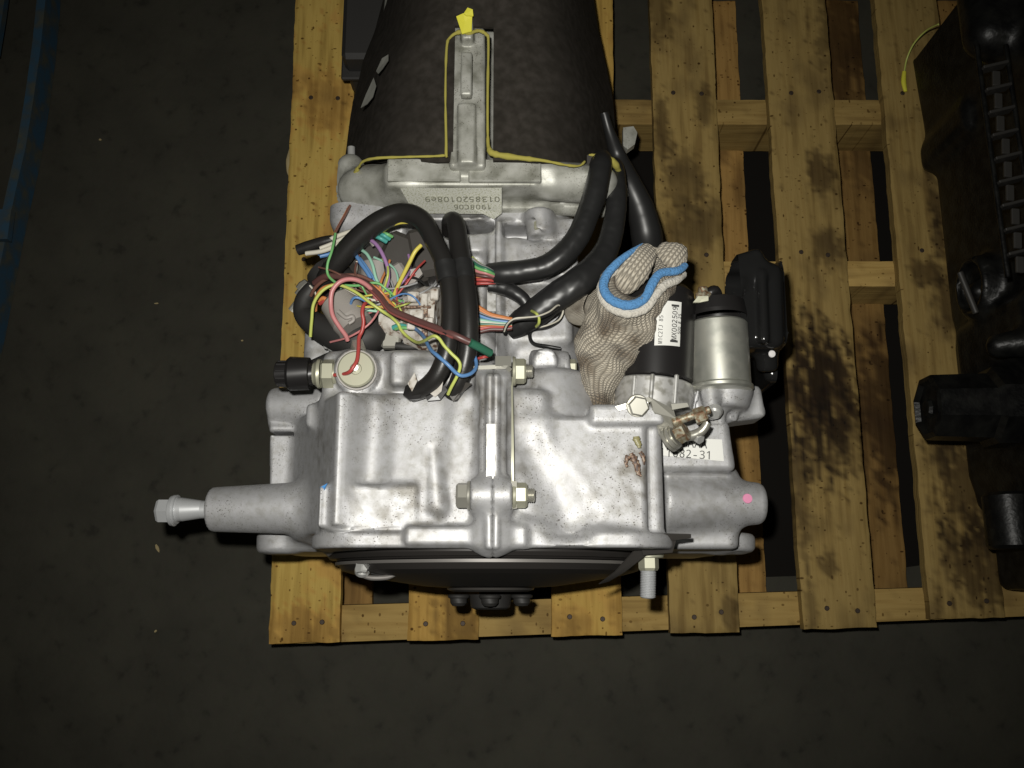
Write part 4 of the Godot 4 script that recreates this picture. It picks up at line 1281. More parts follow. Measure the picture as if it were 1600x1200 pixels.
# cut wiring: conduits, taped sleeves, plugs and loose coloured ends
func harness(t: Node3D):
	var m := MB.new()
	m.tube([Vector3(-0.1987, 0.43, -0.3195), Vector3(-0.183, 0.445, -0.3356), Vector3(-0.1597, 0.46, -0.3555), Vector3(-0.1352, 0.472, -0.3697), Vector3(-0.1113, 0.48, -0.3747), Vector3(-0.0907, 0.488, -0.3631), Vector3(-0.0767, 0.495, -0.3364), Vector3(-0.0649, 0.502, -0.307), Vector3(-0.0604, 0.507, -0.279), Vector3(-0.0597, 0.51, -0.2458), Vector3(-0.0624, 0.51, -0.2204), Vector3(-0.071, 0.505, -0.1996), Vector3(-0.0839, 0.496, -0.1884), Vector3(-0.0979, 0.49, -0.1833)], [0.0105, 0.0114, 0.0114, 0.0110, 0.0106, 0.0102, 0.0098, 0.0095, 0.0092, 0.0092, 0.0092, 0.0092, 0.0090, 0.0080], 16, 8, true, 0.004)
	var h := part("wiring_harness", m.done(), M.hose, t)
	m = MB.new()
	m.tube([Vector3(-0.0664, 0.445, -0.3685), Vector3(-0.0637, 0.467, -0.371), Vector3(-0.0574, 0.481, -0.3625), Vector3(-0.0526, 0.49, -0.3315), Vector3(-0.0473, 0.499, -0.3014), Vector3(-0.0429, 0.505, -0.2666), Vector3(-0.042, 0.505, -0.2344), Vector3(-0.0456, 0.501, -0.21), Vector3(-0.0519, 0.495, -0.1936), Vector3(-0.0591, 0.487, -0.1814)], [0.008, 0.0092, 0.0095, 0.0098, 0.0095, 0.0095, 0.0095, 0.0095, 0.009, 0.008], 16, 8, true, 0.004)
	part("conduit", m.done(), M.hose, h)
	# tape collars on the two conduits
	for q in [[Vector3(-0.0648, 0.503, -0.3053), Vector3(-0.0627, 0.504, -0.2931), 0.0112], [Vector3(-0.0487, 0.498, -0.3084), Vector3(-0.0472, 0.5, -0.2944), 0.0108]]:
		m = MB.new()
		m.lathe(q[0], q[1] - q[0], [[-0.008, q[2] * 0.9], [-0.0075, q[2]], [0.012, q[2]], [0.0125, q[2] * 0.9]], 20)
		part("tape_band", m.done(), M.tape, h)
	# the conduits' clip on the bell
	m = MB.new()
	m.sheet([[Vector3(-0.1025, 0.495, -0.1899), Vector3(-0.1046, 0.496, -0.1808), Vector3(-0.0982, 0.497, -0.1756), Vector3(-0.0883, 0.498, -0.1766)], [Vector3(-0.0982, 0.495, -0.1924), Vector3(-0.0995, 0.498, -0.1829), Vector3(-0.0951, 0.499, -0.1796), Vector3(-0.087, 0.5, -0.1806)]], Vector3(0, 0.003, 0))
	m.plate([Vector3(-0.0839, 0.494, -0.1806), Vector3(-0.0678, 0.497, -0.1919), Vector3(-0.0616, 0.497, -0.1856), Vector3(-0.069, 0.494, -0.1768), Vector3(-0.0813, 0.494, -0.1756)], Vector3(0, 0.002, 0))
	part("conduit_clip", m.done(), M.black, h)
	m = MB.new()
	m.plate([Vector3(-0.081, 0.499, -0.184), Vector3(-0.0678, 0.508, -0.202), Vector3(-0.0646, 0.508, -0.197), Vector3(-0.0675, 0.5, -0.1837), Vector3(-0.0737, 0.497, -0.1787)], Vector3(0, 0.0016, 0))
	m.plate([Vector3(-0.1001, 0.5, -0.1913), Vector3(-0.0933, 0.503, -0.2019), Vector3(-0.0907, 0.503, -0.1931), Vector3(-0.0957, 0.5, -0.1837)], Vector3(0, 0.001, 0))
	part("adhesive_scrap", m.done(), M.plug_pale, h)
	m = MB.new()
	m.plate([Vector3(-0.0598, 0.494, -0.18), Vector3(-0.048, 0.497, -0.1882), Vector3(-0.0442, 0.5, -0.1925), Vector3(-0.0382, 0.498, -0.1917), Vector3(-0.0506, 0.494, -0.1819), Vector3(-0.0567, 0.493, -0.1758)], Vector3(0, 0.002, 0))
	m.plate([Vector3(-0.058, 0.493, -0.1777), Vector3(-0.05, 0.494, -0.1819), Vector3(-0.0512, 0.493, -0.1789), Vector3(-0.0568, 0.492, -0.1753)], Vector3(0, 0.002, 0))
	part("conduit_clip", m.done(), M.plug_dark, h)
	# taped sleeves running off to the right and up under the shield
	var paths := [
		[[Vector3(-0.0256, 0.44, -0.3232), Vector3(-0.0101, 0.444, -0.3225), Vector3(0.01, 0.448, -0.3233), Vector3(0.0334, 0.45, -0.3275), Vector3(0.0535, 0.452, -0.3401), Vector3(0.0692, 0.452, -0.36), Vector3(0.0799, 0.45, -0.3859), Vector3(0.0887, 0.448, -0.4122), Vector3(0.0955, 0.44, -0.444), Vector3(0.0987, 0.425, -0.4603)], [0.0110, 0.0124, 0.0116, 0.0118, 0.0126, 0.0126, 0.0124, 0.0126, 0.0128, 0.0120], 1.0],
		[[Vector3(-0.0034, 0.42, -0.2666), Vector3(0.0081, 0.426, -0.2733), Vector3(0.0269, 0.434, -0.2843), Vector3(0.0483, 0.44, -0.2992), Vector3(0.0705, 0.442, -0.3141), Vector3(0.0896, 0.436, -0.3339), Vector3(0.1029, 0.43, -0.3577), Vector3(0.1109, 0.426, -0.3886), Vector3(0.1149, 0.422, -0.4201), Vector3(0.1156, 0.41, -0.4522), Vector3(0.1142, 0.4, -0.4686)], [0.010, 0.0142, 0.0158, 0.0162, 0.0164, 0.0152, 0.0130, 0.0118, 0.0114, 0.0110, 0.010], 0.8],
		[[Vector3(-0.0251, 0.43, -0.3138), Vector3(-0.0136, 0.43, -0.3124), Vector3(0, 0.432, -0.3068), Vector3(0.0122, 0.432, -0.2976), Vector3(0.0176, 0.43, -0.2862)], [0.007, 0.0082, 0.0078, 0.0072, 0.006], 1.0]]
	var k := 0
	for p in paths:
		m = MB.new()
		m.tube(p[0], p[1], 14, 8, true, 0.014, p[2], k)
		part("taped_sleeve", m.done(), M.tape, h)
		k += 1
	# upper plug and its wires
	m = MB.new()
	m.cyl(Vector3(-0.0585, 0.455, -0.3236), Vector3(-0.0445, 0.455, -0.3229), 0.026, 0.024, 20, 0.004)
	part("black_plug", m.done(), M.plug_dark, h)
	var up := [["red", 440, -0.006], ["red", 437, 0.0], ["maroon", 432, 0.004], ["pink", 428, 0.008], ["green", 424, 0.010], ["dark_green", 420, 0.010], ["grey", 416, 0.008], ["lime", 413, 0.004], ["orange", 433, -0.002], ["green", 427, 0.004]]
	for i in up.size():
		var u = up[i]
		var y0: float = u[1] - 436.0
		wire("wire", [up_at(-0.0417, 0.445 + u[2], y0 * 1.5), up_at(-0.034, 0.448 + u[2], y0 * 1.05 + 3.0), up_at(-0.024, 0.448 + u[2], y0 * 0.7 + 4.0), up_at(-0.014, 0.444, y0 * 0.5 + 4.0)], 0.0019, u[0], h)
	# lower grey plug (seen on edge) with its wires
	m = MB.new()
	m.cyl(Vector3(-0.0508, 0.45, -0.2739), Vector3(-0.0416, 0.45, -0.2739), 0.0265, 0.0265, 28, 0.003)
	m.cyl(Vector3(-0.066, 0.45, -0.2739), Vector3(-0.0502, 0.45, -0.2739), 0.022, 0.022, 24, 0.003)
	part("grey_plug", m.done(), M.plug_pale, h)
	var lw := [["orange", -16, 0.006], ["orange", -13, 0.004], ["grey", -8, 0.009], ["blue", -4, 0.008], ["black", -6, 0.011], ["mint", 3, 0.010], ["white", 6, 0.009], ["dark_green", 9, 0.006], ["red", 16, 0.004], ["red", 19, 0.001], ["orange", 14, 0.006], ["maroon", 21, -0.002]]
	for u in lw:
		var s := float(u[1])
		wire("wire", [lo_at(737, s * 1.25), lo_at(746, s * 1.15 + 3.0), lo_at(765, s * 0.7 + 8.0), lo_at(785, s * 0.55 + 11.0), lo_at(800, s * 0.4 + 12.0)], 0.0023, u[0], h)
	# band and drain wire round the lower sleeve
	m = MB.new()
	m.tube([Vector3(0.0205, 0.45, -0.2794), Vector3(0.0248, 0.462, -0.2731), Vector3(0.0274, 0.462, -0.2683), Vector3(0.0274, 0.458, -0.2641), Vector3(0.0251, 0.448, -0.2635)], 0.0016, 7, 6)
	part("cable_band", m.done(), M.wire_lime, h)
	wire("wire", [Vector3(-0.0079, 0.45, -0.2561), Vector3(-0.0052, 0.459, -0.2617), Vector3(0.0026, 0.465, -0.2654), Vector3(0.0143, 0.465, -0.2668), Vector3(0.0261, 0.461, -0.2686), Vector3(0.0381, 0.455, -0.2752), Vector3(0.0479, 0.445, -0.2851), Vector3(0.0524, 0.435, -0.2833), Vector3(0.0485, 0.43, -0.2757), Vector3(0.0374, 0.42, -0.2708), Vector3(0.0219, 0.415, -0.2687), Vector3(0.0191, 0.415, -0.2616), Vector3(0.0231, 0.419, -0.2528), Vector3(0.037, 0.425, -0.2484), Vector3(0.0511, 0.425, -0.2457)], 0.0021, "black", h)
	wire("wire", [Vector3(-0.0079, 0.453, -0.2567), Vector3(-0.0045, 0.463, -0.2619), Vector3(0.0026, 0.469, -0.2656), Vector3(0.0142, 0.469, -0.2669), Vector3(0.026, 0.465, -0.2695), Vector3(0.038, 0.459, -0.276), Vector3(0.0477, 0.449, -0.286), Vector3(0.0535, 0.439, -0.2842), Vector3(0.0497, 0.434, -0.2752), Vector3(0.0379, 0.424, -0.2718), Vector3(0.0231, 0.421, -0.2691)], 0.0010, "white", h)
	# big pale round connector on the left with grey housing beside it
	m = MB.new()
	m.lathe(Vector3(-0.0737, 0.435, -0.2742), Vector3(-0.1382, 0.425, -0.2771) - Vector3(-0.0737, 0.435, -0.2742), [[0, 0.0], [0, 0.034], [0.016, 0.036], [0.022, 0.034], [0.036, 0.030], [0.0365, 0.022], [0.062, 0.021], [0.063, 0.0]], 28)
	var pc := part("pale_connector", m.done(), M.plug_pale, h)
	for q in [[642, 462, 10, 9], [660, 470, 6, 14], [676, 458, 7, 10], [648, 492, 12, 8], [668, 505, 8, 8], [640, 512, 7, 6]]:
		m = MB.new()
		m.box(px_grid(q[0], q[1]), Vector3(q[2] * 0.0006, 0.003, q[3] * 0.0006), 0.001)
		part("latch", m.done(), M.plug_pale, pc)
	m = MB.new()
	m.box(Vector3(-0.088, 0.468, -0.2645), Vector3(0.003, 0.002, 0.018), 0.0008)
	m.box(Vector3(-0.0959, 0.469, -0.2777), Vector3(0.014, 0.002, 0.0015), 0.0006)
	part("connector_groove", m.done(), M.grease, pc)
	m = MB.new()
	m.lathe(Vector3(-0.1603, 0.452, -0.261), Vector3(-0.1806, 0.448, -0.2911) - Vector3(-0.1603, 0.452, -0.261), [[0, 0], [0, 0.019], [0.010, 0.0205], [0.036, 0.0195], [0.040, 0.015], [0.040, 0.0]], 24)
	var gp := part("grey_connector", m.done(), M.plug_grey, h)
	m = MB.new()
	m.tube([Vector3(-0.1755, 0.472, -0.2728), Vector3(-0.1675, 0.472, -0.266), Vector3(-0.1611, 0.472, -0.2674), Vector3(-0.1597, 0.472, -0.2634), Vector3(-0.1641, 0.472, -0.26)], 0.0022, 8, 5, true, 0.0, 0.6)
	part("latch", m.done(), M.plug_grey, gp)
	# black rubber boots of the left connectors
	m = MB.new()
	m.tube([Vector3(-0.1458, 0.43, -0.2827), Vector3(-0.1478, 0.43, -0.2617), Vector3(-0.1637, 0.43, -0.2548), Vector3(-0.1889, 0.426, -0.2628), Vector3(-0.2105, 0.422, -0.2745), Vector3(-0.2222, 0.418, -0.2863), Vector3(-0.2223, 0.418, -0.302), Vector3(-0.2129, 0.42, -0.3157)], [0.010, 0.019, 0.021, 0.017, 0.013, 0.011, 0.010, 0.008], 14, 6)
	part("rubber_boot", m.done(), M.black_matt, h)
	m = MB.new()
	m.tube([Vector3(-0.2091, 0.41, -0.3395), Vector3(-0.1945, 0.41, -0.3249), Vector3(-0.1749, 0.41, -0.3191), Vector3(-0.156, 0.41, -0.314)], [0.018, 0.022, 0.02, 0.014], 12, 5)
	part("rubber_boot", m.done(), M.black_matt, h)
	m = MB.new()
	m.box(Vector3(-0.14, 0.405, -0.3376), Vector3(0.032, 0.024, 0.03), 0.006, Basis(Vector3.UP, 0.4))
	m.box(Vector3(-0.1111, 0.415, -0.3465), Vector3(0.030, 0.020, 0.022), 0.006, Basis(Vector3.UP, -0.4))
	m.box(Vector3(-0.0913, 0.42, -0.3505), Vector3(0.02, 0.018, 0.028), 0.006, Basis(Vector3.UP, 0.2))
	part("dark_connector", m.done(), M.plug_dark, h)
	m = MB.new()
	m.cyl(Vector3(-0.1459, 0.43, -0.3074), Vector3(-0.1421, 0.43, -0.3382), 0.017, 0.019, 20, 0.003)
	m.box(Vector3(-0.1218, 0.436, -0.3218), Vector3(0.012, 0.006, 0.012), 0.003, Basis(Vector3.UP, 0.6))
	part("grey_connector", m.done(), M.plug_grey, h)
	m = MB.new()
	m.plate([Vector3(-0.113, 0.452, -0.3121), Vector3(-0.1062, 0.455, -0.3208), Vector3(-0.0955, 0.456, -0.3232), Vector3(-0.0922, 0.455, -0.3166), Vector3(-0.1009, 0.452, -0.3079), Vector3(-0.1091, 0.45, -0.3058)], Vector3(0, 0.005, 0))
	part("grey_cap", m.done(), M.plug_grey, h)
	# screw plug with bare metal at the far left
	m = MB.new()
	m.lathe(Vector3(-0.2205, 0.41, -0.3162), Vector3(-0.2347, 0.405, -0.2989) - Vector3(-0.2205, 0.41, -0.3162), [[-0.006, 0], [-0.006, 0.010], [0.0, 0.0125], [0.006, 0.0125], [0.0065, 0.0095], [0.012, 0.0095], [0.0125, 0.0045], [0.030, 0.0045], [0.030, 0.0]], 12, true)
	part("screw_terminal", m.done(), M.steel, h)
	# clips and bits below the pale connector
	m = MB.new()
	m.tube([Vector3(-0.1294, 0.437, -0.2598), Vector3(-0.1336, 0.437, -0.2667), Vector3(-0.1271, 0.437, -0.2736), Vector3(-0.1177, 0.437, -0.2722), Vector3(-0.1148, 0.437, -0.2639)], 0.0024, 8, 5)
	m.box(Vector3(-0.1262, 0.43, -0.2561), Vector3(0.010, 0.006, 0.012), 0.002)
	part("metal_clip", m.done(), M.steel, h)
	m = MB.new()
	m.tube([Vector3(-0.1213, 0.435, -0.2465), Vector3(-0.1066, 0.435, -0.2451), Vector3(-0.0899, 0.435, -0.2465), Vector3(-0.0786, 0.435, -0.2431)], [0.004, 0.005, 0.005, 0.003], 8, 5)
	part("black_plug", m.done(), M.black_matt, h)
	m = MB.new()
	m.tube([Vector3(-0.1975, 0.42, -0.247), Vector3(-0.195, 0.42, -0.2519), Vector3(-0.1894, 0.42, -0.2477), Vector3(-0.1827, 0.42, -0.2491)], [0.002, 0.004, 0.004, 0.002], 8, 5, true, 0.2)
	part("metal_clip", m.done(), M.chrome, h)
	# the thick maroon-striped sleeve across the front, ending in green
	wire("thick_cable", [Vector3(-0.2083, 0.435, -0.315), Vector3(-0.1931, 0.451, -0.3166), Vector3(-0.1672, 0.465, -0.3104), Vector3(-0.1459, 0.473, -0.2995), Vector3(-0.1337, 0.479, -0.2867), Vector3(-0.1222, 0.485, -0.2715), Vector3(-0.1007, 0.493, -0.2592), Vector3(-0.0739, 0.509, -0.2448), Vector3(-0.0547, 0.519, -0.2344), Vector3(-0.0401, 0.517, -0.228)], 0.0037, "maroon", h, 8)
	wire("thick_cable", [Vector3(-0.0401, 0.517, -0.228), Vector3(-0.0307, 0.509, -0.2251), Vector3(-0.0211, 0.499, -0.222)], 0.0043, "dark_green", h)
	m = MB.new()
	m.tube([Vector3(-0.145, 0.478, -0.2951), Vector3(-0.1328, 0.484, -0.2817), Vector3(-0.1214, 0.49, -0.2666), Vector3(-0.1, 0.498, -0.2544), Vector3(-0.0735, 0.513, -0.2405), Vector3(-0.0558, 0.521, -0.2313)], 0.0013, 6, 8)
	part("cable_stripe", m.done(), M.wire_stripe, h)
	# loose ends
	var L := [
		["green", 0.0015, [Vector3(-0.1859, 0.45, -0.3644), Vector3(-0.1865, 0.46, -0.3428), Vector3(-0.1905, 0.46, -0.3274), Vector3(-0.1904, 0.458, -0.317), Vector3(-0.1845, 0.46, -0.3093), Vector3(-0.1749, 0.464, -0.3032), Vector3(-0.1565, 0.468, -0.3011), Vector3(-0.138, 0.47, -0.3032), Vector3(-0.1277, 0.468, -0.297), Vector3(-0.1205, 0.462, -0.2922)]],
		["yellow", 0.0019, [Vector3(-0.1344, 0.462, -0.3624), Vector3(-0.1254, 0.47, -0.3649), Vector3(-0.1146, 0.478, -0.3651), Vector3(-0.1043, 0.482, -0.3641)]],
		["yellow", 0.0022, [Vector3(-0.0912, 0.49, -0.3362), Vector3(-0.0975, 0.49, -0.3288), Vector3(-0.1043, 0.484, -0.3174), Vector3(-0.1129, 0.474, -0.3046), Vector3(-0.1203, 0.464, -0.2929)]],
		["mint", 0.0018, [Vector3(-0.1584, 0.45, -0.3466), Vector3(-0.1505, 0.456, -0.3387), Vector3(-0.1441, 0.46, -0.326), Vector3(-0.1397, 0.46, -0.3107), Vector3(-0.1317, 0.458, -0.2976), Vector3(-0.1259, 0.45, -0.2905)]],
		["blue", 0.0023, [Vector3(-0.1639, 0.448, -0.3416), Vector3(-0.1582, 0.452, -0.3317), Vector3(-0.1509, 0.454, -0.3211), Vector3(-0.1459, 0.454, -0.3128)]],
		["blue", 0.0020, [Vector3(-0.1621, 0.446, -0.3402), Vector3(-0.1538, 0.45, -0.3296), Vector3(-0.1439, 0.45, -0.3141), Vector3(-0.1388, 0.446, -0.3043)]],
		["violet", 0.0021, [Vector3(-0.1491, 0.46, -0.3547), Vector3(-0.14, 0.466, -0.3461), Vector3(-0.1324, 0.47, -0.3335), Vector3(-0.1267, 0.47, -0.3183), Vector3(-0.1266, 0.468, -0.3053), Vector3(-0.1301, 0.46, -0.2983)]],
		["grey", 0.0013, [Vector3(-0.1287, 0.455, -0.3166), Vector3(-0.1244, 0.455, -0.3083), Vector3(-0.1222, 0.455, -0.2993)]],
		["teal", 0.0024, [Vector3(-0.1446, 0.455, -0.3602), Vector3(-0.1373, 0.459, -0.3558), Vector3(-0.131, 0.455, -0.3532)]],
		["teal", 0.0022, [Vector3(-0.141, 0.453, -0.3639), Vector3(-0.1336, 0.457, -0.3595), Vector3(-0.1281, 0.453, -0.3568)]],
		["green", 0.0018, [Vector3(-0.137, 0.453, -0.3646), Vector3(-0.1303, 0.457, -0.3609), Vector3(-0.1255, 0.453, -0.3596)]],
		["pink", 0.0024, [Vector3(-0.1362, 0.47, -0.2855), Vector3(-0.1429, 0.479, -0.2948), Vector3(-0.1521, 0.487, -0.2995), Vector3(-0.1623, 0.491, -0.3001), Vector3(-0.1713, 0.493, -0.2961), Vector3(-0.1783, 0.491, -0.2875), Vector3(-0.1799, 0.487, -0.2755), Vector3(-0.1787, 0.481, -0.2654), Vector3(-0.173, 0.475, -0.2558), Vector3(-0.1673, 0.469, -0.2482), Vector3(-0.1659, 0.465, -0.2439)]],
		["lime", 0.0017, [Vector3(-0.207, 0.45, -0.2521), Vector3(-0.2042, 0.46, -0.2669), Vector3(-0.2013, 0.468, -0.2814), Vector3(-0.1928, 0.474, -0.2924), Vector3(-0.1823, 0.476, -0.2985), Vector3(-0.1726, 0.476, -0.2985), Vector3(-0.1578, 0.478, -0.2911), Vector3(-0.141, 0.48, -0.2783), Vector3(-0.1284, 0.476, -0.2702), Vector3(-0.1219, 0.466, -0.2678), Vector3(-0.116, 0.46, -0.2628), Vector3(-0.1126, 0.46, -0.2561), Vector3(-0.1048, 0.464, -0.2475), Vector3(-0.0939, 0.48, -0.2379), Vector3(-0.0839, 0.505, -0.2332), Vector3(-0.0743, 0.524, -0.2324), Vector3(-0.0687, 0.526, -0.2294), Vector3(-0.0638, 0.526, -0.2225), Vector3(-0.0565, 0.525, -0.2147), Vector3(-0.0505, 0.524, -0.2088), Vector3(-0.0487, 0.522, -0.2031), Vector3(-0.0518, 0.518, -0.1947), Vector3(-0.0575, 0.512, -0.1855), Vector3(-0.0609, 0.505, -0.1802)]],
		["red", 0.0020, [Vector3(-0.1447, 0.465, -0.2857), Vector3(-0.1488, 0.475, -0.2786), Vector3(-0.1501, 0.477, -0.2699), Vector3(-0.1488, 0.475, -0.2611), Vector3(-0.1501, 0.473, -0.2524), Vector3(-0.1531, 0.473, -0.2444), Vector3(-0.1526, 0.477, -0.2321), Vector3(-0.1528, 0.481, -0.22), Vector3(-0.1554, 0.483, -0.2131), Vector3(-0.1599, 0.481, -0.2077), Vector3(-0.1682, 0.473, -0.207), Vector3(-0.1776, 0.467, -0.2077)]],
		["brown", 0.0020, [Vector3(-0.2129, 0.43, -0.3025), Vector3(-0.2057, 0.44, -0.3091), Vector3(-0.1919, 0.45, -0.3148), Vector3(-0.1719, 0.458, -0.3156), Vector3(-0.155, 0.46, -0.3135), Vector3(-0.1382, 0.46, -0.3038), Vector3(-0.1254, 0.454, -0.2892)]],
		["orange", 0.0026, [Vector3(-0.207, 0.435, -0.2847), Vector3(-0.204, 0.445, -0.2935), Vector3(-0.1965, 0.451, -0.3026), Vector3(-0.1856, 0.453, -0.3062)]],
		["orange", 0.0024, [Vector3(-0.201, 0.446, -0.2917), Vector3(-0.195, 0.45, -0.2933), Vector3(-0.1895, 0.45, -0.2891)]],
		["red", 0.0024, [Vector3(-0.1998, 0.445, -0.2893), Vector3(-0.1943, 0.449, -0.2894), Vector3(-0.1925, 0.447, -0.2845)]],
		["orange", 0.0020, [Vector3(-0.1498, 0.47, -0.3032), Vector3(-0.1369, 0.476, -0.2958), Vector3(-0.1292, 0.474, -0.2883), Vector3(-0.1226, 0.464, -0.282), Vector3(-0.1169, 0.456, -0.2776)]],
		["red", 0.0020, [Vector3(-0.1414, 0.458, -0.2914), Vector3(-0.1308, 0.462, -0.2853), Vector3(-0.122, 0.458, -0.2825), Vector3(-0.1187, 0.452, -0.2761)]],
		["pink", 0.0019, [Vector3(-0.1369, 0.456, -0.2886), Vector3(-0.129, 0.46, -0.2825), Vector3(-0.1216, 0.456, -0.2817)]],
		["green", 0.0022, [Vector3(-0.1294, 0.455, -0.2972), Vector3(-0.1205, 0.461, -0.2884), Vector3(-0.1118, 0.457, -0.2869)]],
		["teal", 0.0022, [Vector3(-0.1244, 0.452, -0.2912), Vector3(-0.1184, 0.456, -0.2858), Vector3(-0.1148, 0.452, -0.2816)]],
		["yellow", 0.0020, [Vector3(-0.1257, 0.452, -0.2926), Vector3(-0.121, 0.456, -0.2845), Vector3(-0.119, 0.45, -0.2781)]],
		["teal", 0.0028, [Vector3(-0.1222, 0.452, -0.261), Vector3(-0.1139, 0.456, -0.2619), Vector3(-0.1044, 0.458, -0.2593), Vector3(-0.0968, 0.456, -0.2585)]],
		["green", 0.0018, [Vector3(-0.1193, 0.454, -0.2591), Vector3(-0.1107, 0.46, -0.2588), Vector3(-0.1009, 0.46, -0.2567)]],
		["blue", 0.0019, [Vector3(-0.1043, 0.46, -0.2615), Vector3(-0.0953, 0.47, -0.2532), Vector3(-0.0867, 0.49, -0.2411), Vector3(-0.0779, 0.515, -0.2223), Vector3(-0.0696, 0.526, -0.2126), Vector3(-0.0597, 0.528, -0.2035), Vector3(-0.0527, 0.524, -0.197), Vector3(-0.0468, 0.522, -0.1944), Vector3(-0.0392, 0.518, -0.1972), Vector3(-0.0347, 0.512, -0.2036), Vector3(-0.0343, 0.506, -0.2113), Vector3(-0.037, 0.502, -0.2212)]],
		["violet", 0.0016, [Vector3(-0.1071, 0.458, -0.262), Vector3(-0.0985, 0.464, -0.2563), Vector3(-0.0898, 0.472, -0.2487)]],
		["grey", 0.0020, [Vector3(-0.1018, 0.452, -0.261), Vector3(-0.0915, 0.456, -0.2572), Vector3(-0.083, 0.462, -0.2501)]],
		["red", 0.0016, [Vector3(-0.0325, 0.49, -0.2191), Vector3(-0.0274, 0.494, -0.2194), Vector3(-0.0213, 0.49, -0.2217)]],
		["white", 0.0026, [Vector3(-0.2217, 0.425, -0.3516), Vector3(-0.2024, 0.429, -0.353), Vector3(-0.1848, 0.433, -0.3587), Vector3(-0.1682, 0.439, -0.3637)]],
		["white", 0.0026, [Vector3(-0.2099, 0.428, -0.3621), Vector3(-0.1959, 0.43, -0.3657), Vector3(-0.1816, 0.434, -0.37), Vector3(-0.1687, 0.438, -0.3727)]],
		["white", 0.0022, [Vector3(-0.2053, 0.432, -0.3548), Vector3(-0.1914, 0.434, -0.3598), Vector3(-0.1736, 0.44, -0.3662)]],
		["brown", 0.0014, [Vector3(-0.1791, 0.41, -0.4133), Vector3(-0.1825, 0.416, -0.4002), Vector3(-0.1882, 0.42, -0.3859), Vector3(-0.1925, 0.424, -0.3725)]],
		["orange", 0.0012, [Vector3(-0.1808, 0.408, -0.4126), Vector3(-0.1849, 0.414, -0.3988), Vector3(-0.1899, 0.418, -0.3852), Vector3(-0.1942, 0.422, -0.3718)]],
		["blue", 0.0026, [Vector3(-0.2109, 0.418, -0.3542), Vector3(-0.1979, 0.418, -0.3586), Vector3(-0.1835, 0.422, -0.3644)]],
		["blue", 0.0026, [Vector3(-0.2089, 0.414, -0.3527), Vector3(-0.1964, 0.414, -0.3557), Vector3(-0.1848, 0.418, -0.3601)]],
		["grey", 0.0010, [Vector3(-0.0922, 0.455, -0.2855), Vector3(-0.0816, 0.461, -0.2761), Vector3(-0.0772, 0.457, -0.2678), Vector3(-0.0799, 0.455, -0.2602)]],
		["white", 0.0010, [Vector3(-0.2148, 0.43, -0.3138), Vector3(-0.209, 0.43, -0.3067), Vector3(-0.2074, 0.43, -0.301)]],
	]
	for w in L:
		wire("wire", w[2], w[1], w[0], h)
	# the finer tangle of cut ends between the connectors
	var rng := RandomNumberGenerator.new()
	rng.seed = 23
	var hues := ["lime", "green", "brown", "orange", "pink", "grey", "white", "yellow", "red", "mint", "violet", "blue", "brown", "black"]
	var knot: Vector3 = Vector3(-0.1269, 0.462, -0.2881)
	for q in 34:
		var a := rng.randf_range(2.2, 5.6) if q < 24 else rng.randf_range(-0.6, 1.0)
		var l := rng.randf_range(0.03, 0.085) if q < 24 else rng.randf_range(0.02, 0.05)
		var d := Vector3(cos(a), 0, sin(a) * 0.8)
		var side := Vector3(-d.z, 0, d.x) * rng.randf_range(-0.022, 0.022)
		var st_ := knot + Vector3(rng.randf_range(-0.012, 0.012), rng.randf_range(-0.012, 0.004), rng.randf_range(-0.010, 0.012))
		wire("wire", [st_, st_ + d * l * 0.35 + side + Vector3(0, rng.randf_range(0.0, 0.014), 0), st_ + d * l * 0.7 + side * 0.9 + Vector3(0, rng.randf_range(-0.008, 0.012), 0), st_ + d * l + side * rng.randf_range(-0.6, 0.4) - Vector3(0, rng.randf_range(0.0, 0.02), 0)], rng.randf_range(0.0009, 0.0015), hues[q % hues.size()], h)
	# black stub beside the white wires
	m = MB.new()
	m.tube([Vector3(-0.2321, 0.42, -0.3571), Vector3(-0.2214, 0.422, -0.36), Vector3(-0.2035, 0.426, -0.3643), Vector3(-0.1929, 0.428, -0.3665)], [0.0060, 0.0066, 0.0062, 0.005], 10, 5)
	part("black_stub", m.done(), M.hose, h)
	# crimp of the violet wire
	m = MB.new()
	m.tube([Vector3(-0.1507, 0.458, -0.3534), Vector3(-0.1463, 0.46, -0.3526), Vector3(-0.1431, 0.458, -0.3478)], 0.003, 8, 4)
	part("crimp", m.done(), M.plug_grey, h)

func up_at(x: float, y: float, dz: float) -> Vector3:
	return Vector3(x, y, Vector3(-0.0398, 0.455, -0.3166).z + dz * 0.00062)

func lo_at(px: float, dz: float) -> Vector3:
	return Vector3((px - 800.0) * 0.000636, 0.452, Vector3(-0.0395, 0.452, -0.2733).z + dz * 0.00062)

func px_grid(px: float, pz: float) -> Vector3:
	return Vector3((px - 800.0) * 0.000636, 0.468, Vector3(-0.0972, 0.468, -0.2713).z + (pz - 490.0) * 0.00062)

